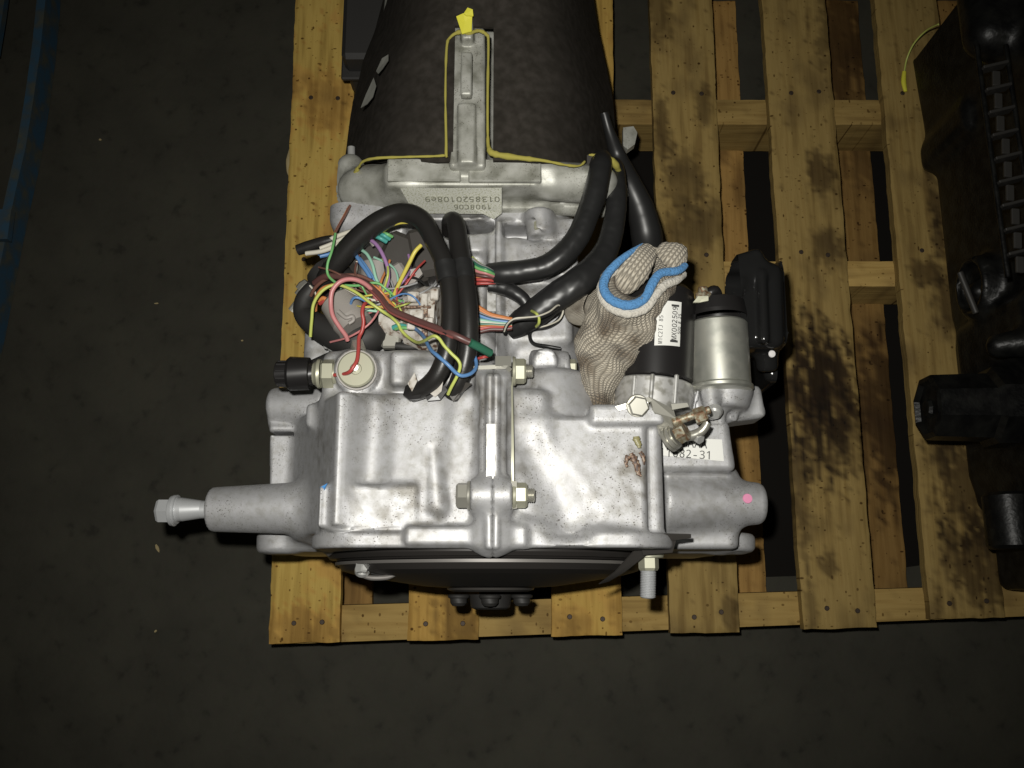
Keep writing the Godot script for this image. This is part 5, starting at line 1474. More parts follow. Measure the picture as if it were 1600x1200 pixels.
# starter motor with its solenoid and terminal cover
func starter(t: Node3D):
	var m := MB.new()
	m.lathe(Vector3(0.1474, 0.43, -0.208), Vector3(0.1565, 0.43, -0.3181) - Vector3(0.1474, 0.43, -0.208), [[0, 0], [0, 0.038], [0.002, 0.040], [0.088, 0.040], [0.0885, 0.038], [0.096, 0.037], [0.102, 0.031], [0.102, 0.0]], 48)
	var s := part("starter_motor", m.done(), M.black, t)
	# ribbed silver gear case below it
	m = MB.new()
	m.lathe(Vector3(0.1437, 0.43, -0.1763), Vector3(0.1474, 0.43, -0.2094) - Vector3(0.1437, 0.43, -0.1763), [[0, 0], [0, 0.040], [0.004, 0.042], [0.029, 0.0415], [0.0305, 0.040], [0.0305, 0.0]], 48)
	var gc := part("gear_case", m.done(), M.machined, s)
	for a in [-0.62, -0.18, 0.42]:
		m = MB.new()
		var d := Vector3(sin(a), cos(a), 0) * 0.0415
		m.cyl(Vector3(0.1438, 0.43, -0.1776) + d, Vector3(0.1474, 0.43, -0.208) + d, 0.0024, 0.0024, 10)
		part("case_rib", m.done(), M.machined, gc)
	m = MB.new()
	m.cyl(Vector3(0.1066, 0.42, -0.1782), Vector3(0.1095, 0.42, -0.2157), 0.020, 0.020, 24, 0.004)
	part("nose_boss", m.done(), M.cast_grey, gc)
	# paper label on the motor
	m = MB.new()
	var g := []
	var a0: Vector3 = Vector3(0.149, 0.43, -0.2375)
	var a1: Vector3 = Vector3(0.1526, 0.43, -0.2841)
	for k in 9:
		var a := lerpf(-0.16, 0.52, k / 8.0)
		var d := Vector3(sin(a), cos(a), 0) * 0.0402
		g.append(PackedVector3Array([a0 + d, a1 + d]))
	m.sheet(g, Vector3(0, 0.0004, 0))
	var lb := part("paper_label", m.done(), M.label, s)
	var nn := Vector3(sin(0.33), cos(0.33), 0)
	var lc := (a0 + a1) * 0.5
	var dir := a1 - a0
	lettering("MX002509", lc + nn * 0.0411, dir, nn, 0.0056, lb, M.ink, true, true)
	var n2 := Vector3(sin(-0.02), cos(-0.02), 0)
	lettering("M1C2TJ 85", lc + n2 * 0.0411 - dir * 0.15, dir, n2, 0.0042, lb, M.ink)
	var n3 := Vector3(sin(0.47), cos(0.47), 0)
	lettering("500 8 25", lc + n3 * 0.0411, dir, n3, 0.0034, lb, M.ink)
	for e in [-0.40, 0.40]:
		m = MB.new()
		m.box(lc + nn * 0.0410 + dir * e, Vector3(0.0042, 0.0003, 0.0011), 0.0001, Basis(Vector3.FORWARD, 0.33))
		part("printed_bar", m.done(), M.ink, lb)
	# solenoid
	m = MB.new()
	m.lathe(Vector3(0.216, 0.43, -0.1985), Vector3(0.2153, 0.43, -0.2968) - Vector3(0.216, 0.43, -0.1985), [[0, 0], [0, 0.0315], [0.002, 0.0335], [0.005, 0.0335], [0.006, 0.0325], [0.007, 0.0315], [0.071, 0.0315], [0.073, 0.030], [0.0732, 0.0]], 48)
	var so := part("solenoid", m.done(), M.solenoid, s)
	m = MB.new()
	m.lathe(Vector3(0.2164, 0.43, -0.2778), Vector3(0.216, 0.43, -0.2968) - Vector3(0.2164, 0.43, -0.2778), [[0, 0.0302], [0.004, 0.0302], [0.017, 0.0285], [0.019, 0.024], [0.019, 0.0]], 40)
	part("solenoid_cap", m.done(), M.black, so)
	# terminal post and lead on the cap
	m = MB.new()
	m.cyl(Vector3(0.1983, 0.45, -0.2933), Vector3(0.1977, 0.452, -0.3051), 0.006, 0.005, 14)
	m.hex(Vector3(0.1983, 0.45, -0.2933), Vector3(0.1977, 0.452, -0.3051) - Vector3(0.1983, 0.45, -0.2933), 0.006, 0.015, 0.1)
	part("terminal_post", m.done(), M.rusty, so)
	m = MB.new()
	m.plate([Vector3(0.1858, 0.455, -0.2862), Vector3(0.1909, 0.457, -0.2924), Vector3(0.2014, 0.457, -0.2924), Vector3(0.2014, 0.456, -0.2879), Vector3(0.1923, 0.455, -0.2862)], Vector3(0, 0.003, 0))
	part("terminal_tab", m.done(), M.zinc, so)
	m = MB.new()
	m.tube([Vector3(0.2034, 0.447, -0.2914), Vector3(0.2058, 0.45, -0.2988), Vector3(0.2112, 0.45, -0.3009), Vector3(0.216, 0.445, -0.2948)], [0.004, 0.006, 0.006, 0.004], 8, 4)
	part("terminal_lead", m.done(), M.black, so)
	# glossy black terminal cover curving round to the right
	var sol := [
		bx(Vector3(0.2593, 0.4, -0.2946), Vector3(0.030, 0.032, 0.048), 0.012, 0.0, Vector3(0, -2, 0)),
		bx(Vector3(0.2902, 0.37, -0.3022), Vector3(0.018, 0.05, 0.048), 0.010, 0.010, Vector3(0, 0, -22)),
		bx(Vector3(0.2515, 0.415, -0.3341), Vector3(0.022, 0.018, 0.018), 0.007, 0.010, Vector3(0, 18, 0)),
		bx(Vector3(0.2356, 0.42, -0.3165), Vector3(0.016, 0.014, 0.014), 0.004, 0.004, Vector3(0, 24, 0)),
		cp(Vector3(0.2428, 0.433, -0.3171), Vector3(0.2379, 0.433, -0.3015), 0.005, 0.005, 0.004),
		cp(Vector3(0.2648, 0.4335, -0.3255), Vector3(0.2633, 0.4335, -0.2538), 0.0055, 0.0055, 0.004),
		bx(Vector3(0.2991, 0.33, -0.2574), Vector3(0.020, 0.045, 0.035), 0.010, 0.012),
		cy(Vector3(0.2738, 0.4, -0.2572), Vector3(0.2769, 0.39, -0.2297), 0.0135, 0.0115, 0.004, 0.006),
	]
	var gloss := plain(lin(0.012, 0.012, 0.012), 0.16)
	part("terminal_cover", cast(sol, 0.0032, Vector3(0.2427, 0.26, -0.4138) + Vector3(0, 0, -0.02), Vector3(0.2929, 0.46, -0.161)), gloss, s)
	# end bracket of the solenoid
	var br := [
		cy(Vector3(0.2236, 0.415, -0.2051), Vector3(0.2225, 0.415, -0.1825), 0.031, 0.024, 0.004, 0.0),
		cp(Vector3(0.2039, 0.437, -0.1971), Vector3(0.2035, 0.44, -0.1744), 0.010, 0.008, 0.006),
		bx(Vector3(0.2247, 0.385, -0.1883), Vector3(0.043, 0.022, 0.018), 0.006, 0.010, Vector3(0, 8, 0)),
		bx(Vector3(0.192, 0.41, -0.1835), Vector3(0.03, 0.016, 0.022), 0.006, 0.012),
		cp(Vector3(0.237, 0.428, -0.199), Vector3(0.2344, 0.408, -0.1736), 0.004, 0.003, 0.004),
		cp(Vector3(0.1901, 0.44, -0.1964), Vector3(0.1839, 0.432, -0.1692), 0.0025, 0.002, 0.003),
	]
	part("end_bracket", cast(br, 0.003, Vector3(0.175, 0.34, -0.2377) + Vector3(0, 0, -0.01), Vector3(0.2536, 0.46, -0.1417)), M.cast, s)
	m = MB.new()
	m.cyl(Vector3(0.2034, 0.452, -0.1702), Vector3(0.2056, 0.446, -0.1766), 0.007, 0.0085, 16, 0.002)
	part("rivet", m.done(), M.chrome, s)

# paint dots, grease and stains that the photograph shows
func marks(t: Node3D):
	var m := MB.new()
	m.lathe(Vector3(0.2417, 0.4145, -0.0897), Vector3(0.12, 1, -0.1), [[0, 0.0052], [0.001, 0.0048], [0.0012, 0.0]], 20)
	part("pink_paint_dot", m.done(), M.paint_pink, t)
	m = MB.new()
	m.lathe(Vector3(0.2742, 0.4205, -0.2413), Vector3(0.3, 1, 0.2), [[0, 0.004], [0.0015, 0.0034], [0.002, 0.0]], 16)
	part("white_paint_dot", m.done(), M.paint_white, t)
	m = MB.new()
	m.plate([Vector3(-0.1811, 0.494, -0.0925), Vector3(-0.1734, 0.4975, -0.0963), Vector3(-0.1755, 0.4975, -0.0909), Vector3(-0.1772, 0.4945, -0.0882)], Vector3(0, 0.0008, 0))
	part("blue_paint_mark", m.done(), M.paint_blue, t)
	# dried grease by the right corner of the bell
	m = MB.new()
	m.tube([Vector3(0.1134, 0.4925, -0.1255), Vector3(0.1157, 0.4925, -0.1206), Vector3(0.1186, 0.4925, -0.1145), Vector3(0.1196, 0.4925, -0.1072), Vector3(0.1225, 0.4925, -0.1035)], [0.002, 0.0035, 0.003, 0.0026, 0.001], 8, 5, true, 0.35, 0.35, 3)
	m.tube([Vector3(0.1109, 0.4925, -0.1231), Vector3(0.1083, 0.4925, -0.1169), Vector3(0.1094, 0.4925, -0.112)], [0.0025, 0.002, 0.001], 8, 5, true, 0.35, 0.35, 4)
	m.tube([Vector3(0.122, 0.4925, -0.1267), Vector3(0.1249, 0.4925, -0.1218), Vector3(0.1253, 0.4925, -0.1145)], [0.0025, 0.002, 0.001], 8, 5, true, 0.35, 0.35, 5)
	part("grease_smear", m.done(), M.grease, t)
	m = MB.new()
	m.tube([Vector3(0.1187, 0.493, -0.1415), Vector3(0.1192, 0.493, -0.1378), Vector3(0.1209, 0.493, -0.1341), Vector3(0.1214, 0.493, -0.1304)], [0.003, 0.0035, 0.003, 0.0015], 8, 5, true, 0.2, 0.4, 6)
	part("dried_sealant", m.done(), M.wire_olive, t, "dried olive drop of sealant")

# ------------------------------------------------------------------ the glove
func glove():
	var t := thing("work_glove", "dirty grey knitted work glove with a blue cuff, stuffed beside the starter motor", "glove", Vector3(0.1275, 0.4, -0.2415))
	# rings from the cuff's hem down to the crushed fingers
	var rings := [
		[Vector3(0.1333, 0.475, -0.3413), Vector3(0.1187, 0.485, -0.3293), Vector3(0.1053, 0.487, -0.3177), Vector3(0.0941, 0.487, -0.3042), Vector3(0.091, 0.489, -0.2901), Vector3(0.0985, 0.493, -0.2769), Vector3(0.1146, 0.495, -0.271), Vector3(0.1299, 0.495, -0.2776), Vector3(0.1386, 0.495, -0.2935), Vector3(0.1475, 0.493, -0.3048), Vector3(0.1653, 0.487, -0.3096), Vector3(0.1747, 0.479, -0.3178), Vector3(0.1733, 0.475, -0.3289), Vector3(0.1605, 0.475, -0.3358), Vector3(0.145, 0.475, -0.3399)],
		[Vector3(0.1368, 0.45, -0.3451), Vector3(0.1197, 0.466, -0.3308), Vector3(0.1045, 0.47, -0.3183), Vector3(0.0908, 0.474, -0.3046), Vector3(0.0888, 0.478, -0.2897), Vector3(0.0956, 0.484, -0.2731), Vector3(0.114, 0.488, -0.2639), Vector3(0.1318, 0.488, -0.2679), Vector3(0.1452, 0.486, -0.2804), Vector3(0.1565, 0.482, -0.2924), Vector3(0.1656, 0.476, -0.3012), Vector3(0.1728, 0.46, -0.3135), Vector3(0.1711, 0.45, -0.3289), Vector3(0.1607, 0.45, -0.3381), Vector3(0.1475, 0.45, -0.3423)],
		[Vector3(0.1401, 0.405, -0.3413), Vector3(0.1233, 0.425, -0.327), Vector3(0.1037, 0.445, -0.3095), Vector3(0.0911, 0.455, -0.2944), Vector3(0.0876, 0.461, -0.2788), Vector3(0.0919, 0.467, -0.2615), Vector3(0.109, 0.473, -0.2511), Vector3(0.128, 0.475, -0.2518), Vector3(0.1431, 0.471, -0.2623), Vector3(0.1538, 0.463, -0.2755), Vector3(0.1621, 0.455, -0.2889), Vector3(0.1674, 0.435, -0.3058), Vector3(0.1676, 0.405, -0.3266), Vector3(0.1595, 0.405, -0.3339), Vector3(0.1498, 0.405, -0.3383)],
		[Vector3(0.1309, 0.39, -0.3205), Vector3(0.1142, 0.41, -0.3089), Vector3(0.0938, 0.44, -0.2922), Vector3(0.0806, 0.45, -0.2781), Vector3(0.0744, 0.458, -0.2593), Vector3(0.0762, 0.464, -0.2415), Vector3(0.0909, 0.47, -0.228), Vector3(0.1111, 0.472, -0.2262), Vector3(0.1298, 0.468, -0.2352), Vector3(0.1417, 0.46, -0.2507), Vector3(0.1503, 0.45, -0.2664), Vector3(0.1569, 0.42, -0.2857), Vector3(0.1566, 0.39, -0.3057), Vector3(0.1484, 0.39, -0.3131), Vector3(0.14, 0.39, -0.3168)],
		[Vector3(0.1172, 0.38, -0.294), Vector3(0.1008, 0.4, -0.2845), Vector3(0.0808, 0.43, -0.2701), Vector3(0.0697, 0.45, -0.2548), Vector3(0.0669, 0.458, -0.2371), Vector3(0.0709, 0.462, -0.2207), Vector3(0.0798, 0.468, -0.2088), Vector3(0.1006, 0.47, -0.2057), Vector3(0.1185, 0.466, -0.2132), Vector3(0.1296, 0.458, -0.2271), Vector3(0.1352, 0.44, -0.2452), Vector3(0.1385, 0.41, -0.2637), Vector3(0.1382, 0.38, -0.283), Vector3(0.132, 0.38, -0.2881), Vector3(0.125, 0.38, -0.2918)],
		[Vector3(0.1058, 0.38, -0.261), Vector3(0.0932, 0.4, -0.2522), Vector3(0.0777, 0.42, -0.2421), Vector3(0.0727, 0.44, -0.2302), Vector3(0.0704, 0.45, -0.217), Vector3(0.0722, 0.458, -0.2032), Vector3(0.0766, 0.464, -0.1914), Vector3(0.0917, 0.466, -0.187), Vector3(0.1065, 0.46, -0.1935), Vector3(0.1144, 0.45, -0.2049), Vector3(0.1198, 0.43, -0.2203), Vector3(0.1225, 0.4, -0.2358), Vector3(0.1211, 0.38, -0.2501), Vector3(0.1163, 0.38, -0.2552), Vector3(0.1114, 0.38, -0.2588)],
		[Vector3(0.0993, 0.4, -0.2133), Vector3(0.0945, 0.4, -0.2119), Vector3(0.088, 0.41, -0.2069), Vector3(0.0817, 0.42, -0.2006), Vector3(0.0781, 0.43, -0.1931), Vector3(0.0798, 0.44, -0.1844), Vector3(0.0843, 0.446, -0.1779), Vector3(0.0908, 0.446, -0.1766), Vector3(0.098, 0.44, -0.1804), Vector3(0.1024, 0.43, -0.1877), Vector3(0.1043, 0.42, -0.1952), Vector3(0.1049, 0.41, -0.2028), Vector3(0.104, 0.4, -0.2091), Vector3(0.102, 0.4, -0.2112), Vector3(0.1007, 0.4, -0.2126)]]
	var n: int = rings[0].size()
	var no := FastNoiseLite.new()
	no.seed = 12
	no.frequency = 14.0
	no.fractal_octaves = 3
	part("knit_body", knit(rings, no, 0.013), M.knit, t)
	# folded-in inside of the cuff, two lobes as the hem folds over itself
	var inner := []
	for k in 3:
		var f: float = [0.0, 0.5, 1.0][k]
		var row := []
		var c := Vector3.ZERO
		for p in rings[0]:
			c += p
		c /= n
		for p in rings[0]:
			var q: Vector3 = p.lerp(Vector3(c.x, 0, c.z) + Vector3(0, p.y, 0), f * 0.55)
			q.y -= 0.012 * f + 0.022 * f * f
			row.append(q)
		inner.append(row)
	part("cuff_lining", knit(inner, no, 0.006), M.knit, t)
	# bulges of the crumpled wrist inside the fold
	var m := MB.new()
	m.tube([Vector3(0.1422, 0.476, -0.3381), Vector3(0.1319, 0.482, -0.3263), Vector3(0.1228, 0.48, -0.3148), Vector3(0.1148, 0.474, -0.3032), Vector3(0.1099, 0.464, -0.2963)], [0.008, 0.014, 0.017, 0.015, 0.008], 14, 6, true, 0.05, 0.45)
	part("cuff_fold", uv_tube(m), M.knit, t)
	m = MB.new()
	m.tube([Vector3(0.151, 0.47, -0.3404), Vector3(0.1616, 0.476, -0.3326), Vector3(0.1695, 0.474, -0.3279), Vector3(0.1747, 0.466, -0.3239)], [0.008, 0.014, 0.015, 0.008], 14, 6, true, 0.05, 0.45)
	part("cuff_fold", uv_tube(m), M.knit, t)
	# blue overlocked hem and the pale band below it
	m = MB.new()
	var hem: Array = rings[0].slice(0, 12)
	for i in hem.size():
		hem[i] += Vector3(0, 0.002, 0)
	m.tube(hem, [0.0022, 0.003, 0.004, 0.0046, 0.0048, 0.0048, 0.0050, 0.0048, 0.0046, 0.0044, 0.0042, 0.0036], 10, 7, true, 0.05)
	part("blue_hem", m.done(), M.knit_blue, t)
	m = MB.new()
	var band := []
	for i in range(2, 12):
		band.append(rings[0][i].lerp(rings[1][i], 0.55) + Vector3(0, 0.001, 0.003))
	m.tube(band, 0.0046, 10, 6, true, 0.12)
	part("pale_band", m.done(), M.knit_white, t)
	# crushed finger that lies to the left under the wires
	var fing := [
		[Vector3(0.0884, 0.43, -0.3145), Vector3(0.079, 0.442, -0.2986), Vector3(0.0746, 0.444, -0.2854), Vector3(0.0787, 0.44, -0.2755), Vector3(0.0906, 0.434, -0.2745), Vector3(0.0999, 0.43, -0.2841), Vector3(0.1026, 0.42, -0.3), Vector3(0.0995, 0.42, -0.3107)],
		[Vector3(0.078, 0.43, -0.3074), Vector3(0.0684, 0.44, -0.295), Vector3(0.064, 0.442, -0.2819), Vector3(0.068, 0.44, -0.2707), Vector3(0.0791, 0.434, -0.2675), Vector3(0.089, 0.43, -0.2757), Vector3(0.0916, 0.42, -0.2928), Vector3(0.0877, 0.42, -0.3042)],
		[Vector3(0.0668, 0.425, -0.3019), Vector3(0.0593, 0.433, -0.2923), Vector3(0.0564, 0.435, -0.2826), Vector3(0.0591, 0.433, -0.2734), Vector3(0.066, 0.429, -0.2704), Vector3(0.0732, 0.425, -0.2771), Vector3(0.0755, 0.415, -0.2915), Vector3(0.0729, 0.415, -0.3001)],
		[Vector3(0.0615, 0.42, -0.2942), Vector3(0.0586, 0.422, -0.2908), Vector3(0.0571, 0.424, -0.2859), Vector3(0.0585, 0.422, -0.2823), Vector3(0.0613, 0.42, -0.2814), Vector3(0.0634, 0.42, -0.2843), Vector3(0.0642, 0.42, -0.2885), Vector3(0.0628, 0.42, -0.2921)]]
	part("knit_finger", knit(fing, no, 0.004), M.knit, t)

func uv_tube(m: MB) -> ArrayMesh:
	# gives a swept tube stitch coordinates from its place
	m.st.generate_normals()
	var am := m.st.commit()
	var a := am.surface_get_arrays(0)
	var uv := PackedVector2Array()
	var col := PackedColorArray()
	for p: Vector3 in a[Mesh.ARRAY_VERTEX]:
		uv.append(Vector2((p.x * 0.8 + p.z * 0.6) * 14.0, (p.z * 0.8 - p.x * 0.6 + p.y) * 14.0))
		col.append(Color(0.95, 0.95, 0.95))
	a[Mesh.ARRAY_TEX_UV] = uv
	a[Mesh.ARRAY_COLOR] = col
	var o := ArrayMesh.new()
	o.add_surface_from_arrays(Mesh.PRIMITIVE_TRIANGLES, a)
	return o

func knit(rings: Array, no: FastNoiseLite, wob: float) -> ArrayMesh:
	var n: int = rings[0].size()
	var su := 5
	var sv := 8
	var g := []
	var uv := []
	var m := rings.size()
	for i in (m - 1) * sv + 1:
		var f := float(i) / sv
		var a := mini(int(f), m - 2)
		var row := []
		var urow := []
		for j in n * su + 1:
			var q := float(j) / su
			var b := int(q) % n
			var fr := q - int(q)
			var along := []
			for d in [-1, 0, 1, 2]:
				var r: Array = rings[clampi(a + d, 0, m - 1)]
				along.append((r[b] as Vector3).cubic_interpolate(r[(b + 1) % n], r[(b + n - 1) % n], r[(b + 2) % n], fr))
			var p: Vector3 = (along[1] as Vector3).cubic_interpolate(along[2], along[0], along[3], f - a)
			var w := no.get_noise_3d(p.x * 2.0, p.y * 2.0, p.z * 2.0)
			p += Vector3(no.get_noise_3d(p.x + 5.0, p.y, p.z), w, no.get_noise_3d(p.x, p.y, p.z + 9.0)) * wob * (0.3 if i == 0 else 1.0)
			row.append(p)
			urow.append(Vector2(float(j) / (n * su) * 3.6, f * 0.6))
		g.append(row)
		uv.append(urow)
	var st := SurfaceTool.new()
	st.begin(Mesh.PRIMITIVE_TRIANGLES)
	st.set_smooth_group(1)
	for i in g.size() - 1:
		for j in n * su:
			for q in [[0, 0], [0, 1], [1, 1], [0, 0], [1, 1], [1, 0]]:
				var p: Vector3 = g[i + q[0]][j + q[1]]
				# soiling that darkens the palm
				var d := clampf(no.get_noise_3d(p.x * 1.6, 2.0, p.z * 1.6) * 2.2 + float(i) / g.size() * 1.0 - 0.15, 0.0, 0.9)
				st.set_color(Color(1, 1, 1).lerp(Color(0.25, 0.195, 0.15), d))
				st.set_uv(uv[i + q[0]][j + q[1]])
				st.add_vertex(p)
	st.generate_normals()
	return st.commit()

# ------------------------------------------------------------------ what stands round it
func engine():
	var t := thing("engine", "oily black engine block at the pallet's right edge with an octagonal cap", "engine", Vector3(0.7528, 0.12, -0.3666))
	var sol := [
		bx(Vector3(0.7177, 0.28, -0.4873), Vector3(0.115, 0.14, 0.36), 0.02, 0.0),
		bx(Vector3(0.6488, 0.26, -0.7161), Vector3(0.06, 0.13, 0.10), 0.02, 0.02, Vector3(0, 4, 0)),
		cp(Vector3(0.5941, 0.34, -0.7361), Vector3(0.5792, 0.36, -0.6559), 0.034, 0.030, 0.02),
		bx(Vector3(0.6142, 0.2, -0.6031), Vector3(0.028, 0.07, 0.022), 0.012, 0.015),
		bx(Vector3(0.6604, 0.24, -0.5052), Vector3(0.05, 0.11, 0.16), 0.02, 0.02),
		cy(Vector3(0.5696, 0.26, -0.3689), Vector3(0.6418, 0.26, -0.3689), 0.038, 0.045, 0.008, 0.015),
		cy(Vector3(0.5616, 0.26, -0.3689), Vector3(0.5857, 0.26, -0.3689), 0.030, 0.030, 0.004, 0.0, true),
		cp(Vector3(0.5824, 0.265, -0.3614), Vector3(0.6115, 0.27, -0.3598), 0.014, 0.018, 0.008),
		bx(Vector3(0.6281, 0.27, -0.2981), Vector3(0.045, 0.09, 0.04), 0.016, 0.02),
		cp(Vector3(0.5578, 0.34, -0.2716), Vector3(0.5819, 0.35, -0.2727), 0.014, 0.016, 0.015),
		bx(Vector3(0.6603, 0.25, -0.2141), Vector3(0.05, 0.12, 0.12), 0.02, 0.02),
		bx(Vector3(0.6716, 0.2, -0.0772), Vector3(0.035, 0.08, 0.08), 0.012, 0.02),
	]
	part("block", cast(sol, 0.006, Vector3(0.40, 0.122, -0.75), Vector3(0.78, 0.46, 0.08)), M.oily, t)
	# octagonal cap on its side
	var m := MB.new()
	var c: Vector3 = Vector3(0.5213, 0.262, -0.2141)
	m.lathe(Vector3(0.503, c.y, c.z), Vector3.RIGHT, [[0.006, 0.0], [0.006, 0.031], [0.0, 0.034], [0.002, 0.0405], [0.07, 0.0425], [0.075, 0.050], [0.14, 0.050]], 8, true, 0.3927)
	var oc := part("octagonal_cap", m.done(), M.oily, t)
	m = MB.new()
	m.lathe(Vector3(0.5085, c.y - 0.004, c.z), Vector3.LEFT, [[0.0, 0.012], [0.004, 0.010], [0.005, 0.0]], 8, true)
	part("cap_boss", m.done(), M.oily, oc)
	# ladder of cast ribs along the top
	for k in 9:
		m = MB.new()
		m.box(rib_at(k), Vector3(0.0155, 0.008, 0.0018), 0.0008, Basis(Vector3.UP, 0.25))
		part("rib", m.done(), M.oily_grey, t)
		m = MB.new()
		m.box(rib_at(k) + Vector3(0.004 - 0.0012 * (k % 3), -0.004, 0.0125), Vector3(0.0045, 0.0022, 0.0095), 0.001, Basis(Vector3.UP, -0.1))
		part("rib_web", m.done(), M.oily_grey, t)
	m = MB.new()
	m.tube([rib_at(-1) + Vector3(-0.016, 0, 0), rib_at(3) + Vector3(-0.016, 0, 0), rib_at(9) + Vector3(-0.016, 0, 0)], 0.003, 8, 8)
	part("rail", m.done(), M.oily, t)
	m = MB.new()
	m.tube([rib_at(-1) + Vector3(0.018, 0, 0), rib_at(3) + Vector3(0.018, 0, 0), rib_at(9) + Vector3(0.018, 0, 0)], 0.003, 8, 8)
	part("rail", m.done(), M.oily, t)
	# grey spigot in front
	m = MB.new()
	m.cyl(Vector3(0.6029, 0.24, -0.113), Vector3(0.6028, 0.24, -0.0456), 0.030, 0.030, 28, 0.004)
	part("grey_spigot", m.done(), M.oily, t)
	m = MB.new()
	m.cyl(Vector3(0.5649, 0.285, -0.3263), Vector3(0.5509, 0.285, -0.3796), 0.004, 0.004, 8)
	part("edge_bead", m.done(), M.oily_grey, t)

func rib_at(k: int) -> Vector3:
	return (Vector3(0.5597, 0.395, -0.5916) as Vector3).lerp(Vector3(0.5628, 0.395, -0.3635), k / 8.0)

func blue_pallet():
	var t := thing("blue_pallet", "worn blue pallet with a bowed edge at the far left of the floor", "pallet", Vector3(-0.7969, 0, -0.6673))
	var tone := Color(1, 1, 1)
	var m := MB.new()
	var g := []
	var top := [Vector3(-0.7519, 0.05, -0.9901), Vector3(-0.7475, 0.05, -0.9201), Vector3(-0.746, 0.05, -0.8402), Vector3(-0.7473, 0.05, -0.7511), Vector3(-0.7505, 0.05, -0.6643), Vector3(-0.7578, 0.05, -0.5902), Vector3(-0.7639, 0.05, -0.5177), Vector3(-0.769, 0.05, -0.4467), Vector3(-0.773, 0.05, -0.3773), Vector3(-0.7797, 0.05, -0.3094)]
	for p: Vector3 in top:
		g.append(PackedVector3Array([p + Vector3(-0.014, 0, 0), p]))
	m.sheet(g, Vector3(0, -0.048, 0), false)
	part("edge_board", m.done(), M.blue, t)
	for b in [[Vector3(-0.9704, 0.052, -0.558), Vector3(-0.7528, 0.052, -0.556), Vector3(-0.7531, 0.052, -0.5087), Vector3(-0.9631, 0.052, -0.5087)]]:
		m = MB.new()
		m.plate(b, Vector3(0, 0.012, 0))
		part("cross_board", m.done(), M.blue, t)
	m = MB.new()
	m.plate([Vector3(-0.8849, 0.052, -0.9535), Vector3(-0.8047, 0.052, -0.9535), Vector3(-0.8048, 0.052, -0.8843), Vector3(-0.8069, 0.052, -0.8165), Vector3(-0.8675, 0.052, -0.8165)], Vector3(0, 0.012, 0))
	part("cross_board", m.done(), M.blue, t)
	m = MB.new()
	m.box(Vector3(-0.9428, 0.025, -0.6551), Vector3(0.02, 0.024, 0.5), 0.003)
	part("stringer", m.done(), M.blue, t)

func litter():
	var rng := RandomNumberGenerator.new()
	rng.seed = 15
	for c in [["wood_chip", "tan splinter of wood on the floor below the dowel bolt", "wood chip", Vector3(-0.5151, 0.002, -0.0561), 0.009, 0.003, -1.1], ["paper_fleck", "small pale fleck on the dark floor near the picture's upper left", "fleck", Vector3(-0.6603, 0.002, -0.7018), 0.003, 0.0025, 0.4], ["wood_fleck", "tiny tan fleck on the floor left of the cut wiring", "fleck", Vector3(-0.5475, 0.002, -0.4278), 0.004, 0.0015, 0.1], ["paper_fleck", "small white fleck on the floor left of the pallet's near corner", "fleck", Vector3(-0.5083, 0.002, 0.0599), 0.0028, 0.002, 0.9], ["grit_crumb", "pale crumb of grit on the floor just left of the pallet edge", "crumb", Vector3(-0.4119, 0.002, -0.3687), 0.0024, 0.002, 0.2]]:
		var t := thing(c[0], c[1], c[2], c[3] - Vector3(0, 0.002, 0))
		var m := MB.new()
		var o := []
		for k in 7:
			var a := TAU * k / 7
			o.append(Vector3(cos(a) * c[4] * 0.75, 0.0004, sin(a) * c[5] * 0.75).rotated(Vector3.UP, c[6]) * rng.randf_range(0.75, 1.2) + c[3] - Vector3(0, 0.002, 0))
		m.plate(o, Vector3(0, 0.0016, 0))
		part("flake", m.done(), M.chip, t)
	# thin yellow-green tie lying over the right-hand board
	var t := thing("plastic_tie", "thin yellow-green plastic tie hanging from the engine onto a pallet board", "cable tie", Vector3(0.5835, 0.12, -0.7427))
	var m := MB.new()
	m.tube([Vector3(0.6015, 0.2, -0.7769), Vector3(0.5983, 0.17, -0.7865), Vector3(0.5909, 0.145, -0.7819), Vector3(0.5867, 0.127, -0.7679), Vector3(0.5827, 0.1235, -0.749)], 0.0013, 7, 6)
	part("strap", m.done(), M.wire_lime, t)
	m = MB.new()
	m.tube([Vector3(0.5827, 0.1235, -0.749), Vector3(0.5802, 0.1235, -0.7322), Vector3(0.5816, 0.1235, -0.7166)], [0.003, 0.004, 0.0028], 8, 5, true, 0.0, 0.7)
	part("tip", m.done(), M.tag, t)

func build_all():
	transmission()
	glove()
	engine()
	blue_pallet()
	litter()


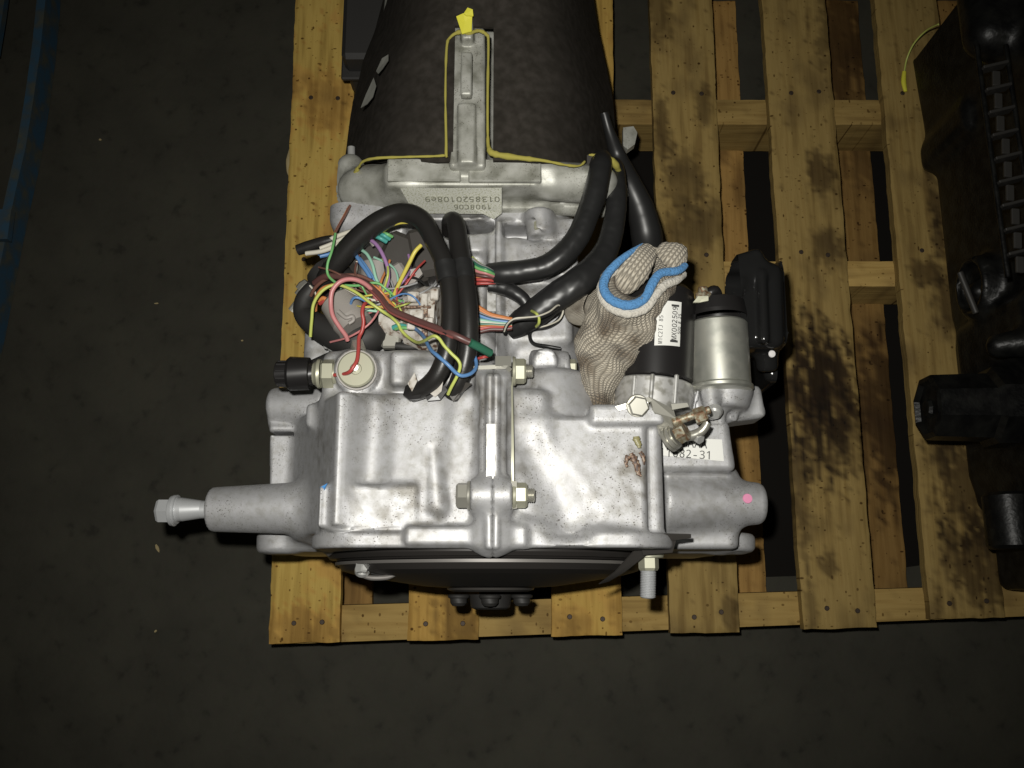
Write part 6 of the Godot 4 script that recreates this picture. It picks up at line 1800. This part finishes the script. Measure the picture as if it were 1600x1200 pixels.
func _ready():
	# camera
	var cam := Camera3D.new()
	cam.name = "camera"
	cam.position = Vector3(0, 1.37, 0)
	cam.rotation_degrees = Vector3(-77.6, 0, 0)
	cam.fov = rad_to_deg(2.0 * atan(600.0 / 1450.0))
	cam.near = 0.02
	cam.far = 60.0
	cam.current = true
	add_child(cam)
	# air and exposure: a dim hall
	var we := WorldEnvironment.new()
	we.name = "surroundings"
	var e := Environment.new()
	e.background_mode = Environment.BG_COLOR
	e.background_color = Color(0.20, 0.20, 0.18)
	e.background_energy_multiplier = 0.5
	e.tonemap_mode = Environment.TONE_MAPPER_LINEAR
	e.tonemap_exposure = 1.0
	e.sdfgi_enabled = true
	e.ssao_enabled = true
	e.ssil_enabled = true
	we.environment = e
	add_child(we)
	# the camera's flash, a little above and left of the lens
	var fl := SpotLight3D.new()
	fl.name = "camera_flash"
	fl.position = Vector3(-0.035, 1.385, -0.055)
	fl.rotation_degrees = Vector3(-78.5, 0, 4.0)
	fl.spot_angle = 48.0
	fl.spot_angle_attenuation = 1.0
	fl.spot_range = 12.0
	fl.spot_attenuation = 2.0
	fl.light_energy = 1.1
	fl.light_color = Color(1.0, 0.99, 0.96)
	fl.light_size = 0.012
	fl.shadow_enabled = true
	add_child(fl)
	materials()
	# the ground
	var g := MeshInstance3D.new()
	g.name = "floor"
	var gm := BoxMesh.new()
	gm.size = Vector3(14, 0.1, 14)
	g.mesh = gm
	g.position = Vector3(0, -0.05, 0)
	g.material_override = M.floor
	g.set_meta("kind", "structure")
	g.set_meta("label", "dark stained concrete floor round the pallet")
	add_child(g)
	# near-black sheet laid on the ground under the pallet, seen in the board gaps
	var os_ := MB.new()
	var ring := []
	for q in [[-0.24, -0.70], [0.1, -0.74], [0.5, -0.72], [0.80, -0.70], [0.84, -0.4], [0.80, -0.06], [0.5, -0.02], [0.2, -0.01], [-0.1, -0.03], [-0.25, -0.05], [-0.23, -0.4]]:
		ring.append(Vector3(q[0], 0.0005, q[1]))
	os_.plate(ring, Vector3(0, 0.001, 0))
	var so_ := part("dark_sheet_on_ground", os_.done(), M.ground_dark, self)
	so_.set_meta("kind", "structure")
	so_.set_meta("label", "near-black sheet on the floor seen between the pallet boards")
	pallet()
	build_all()
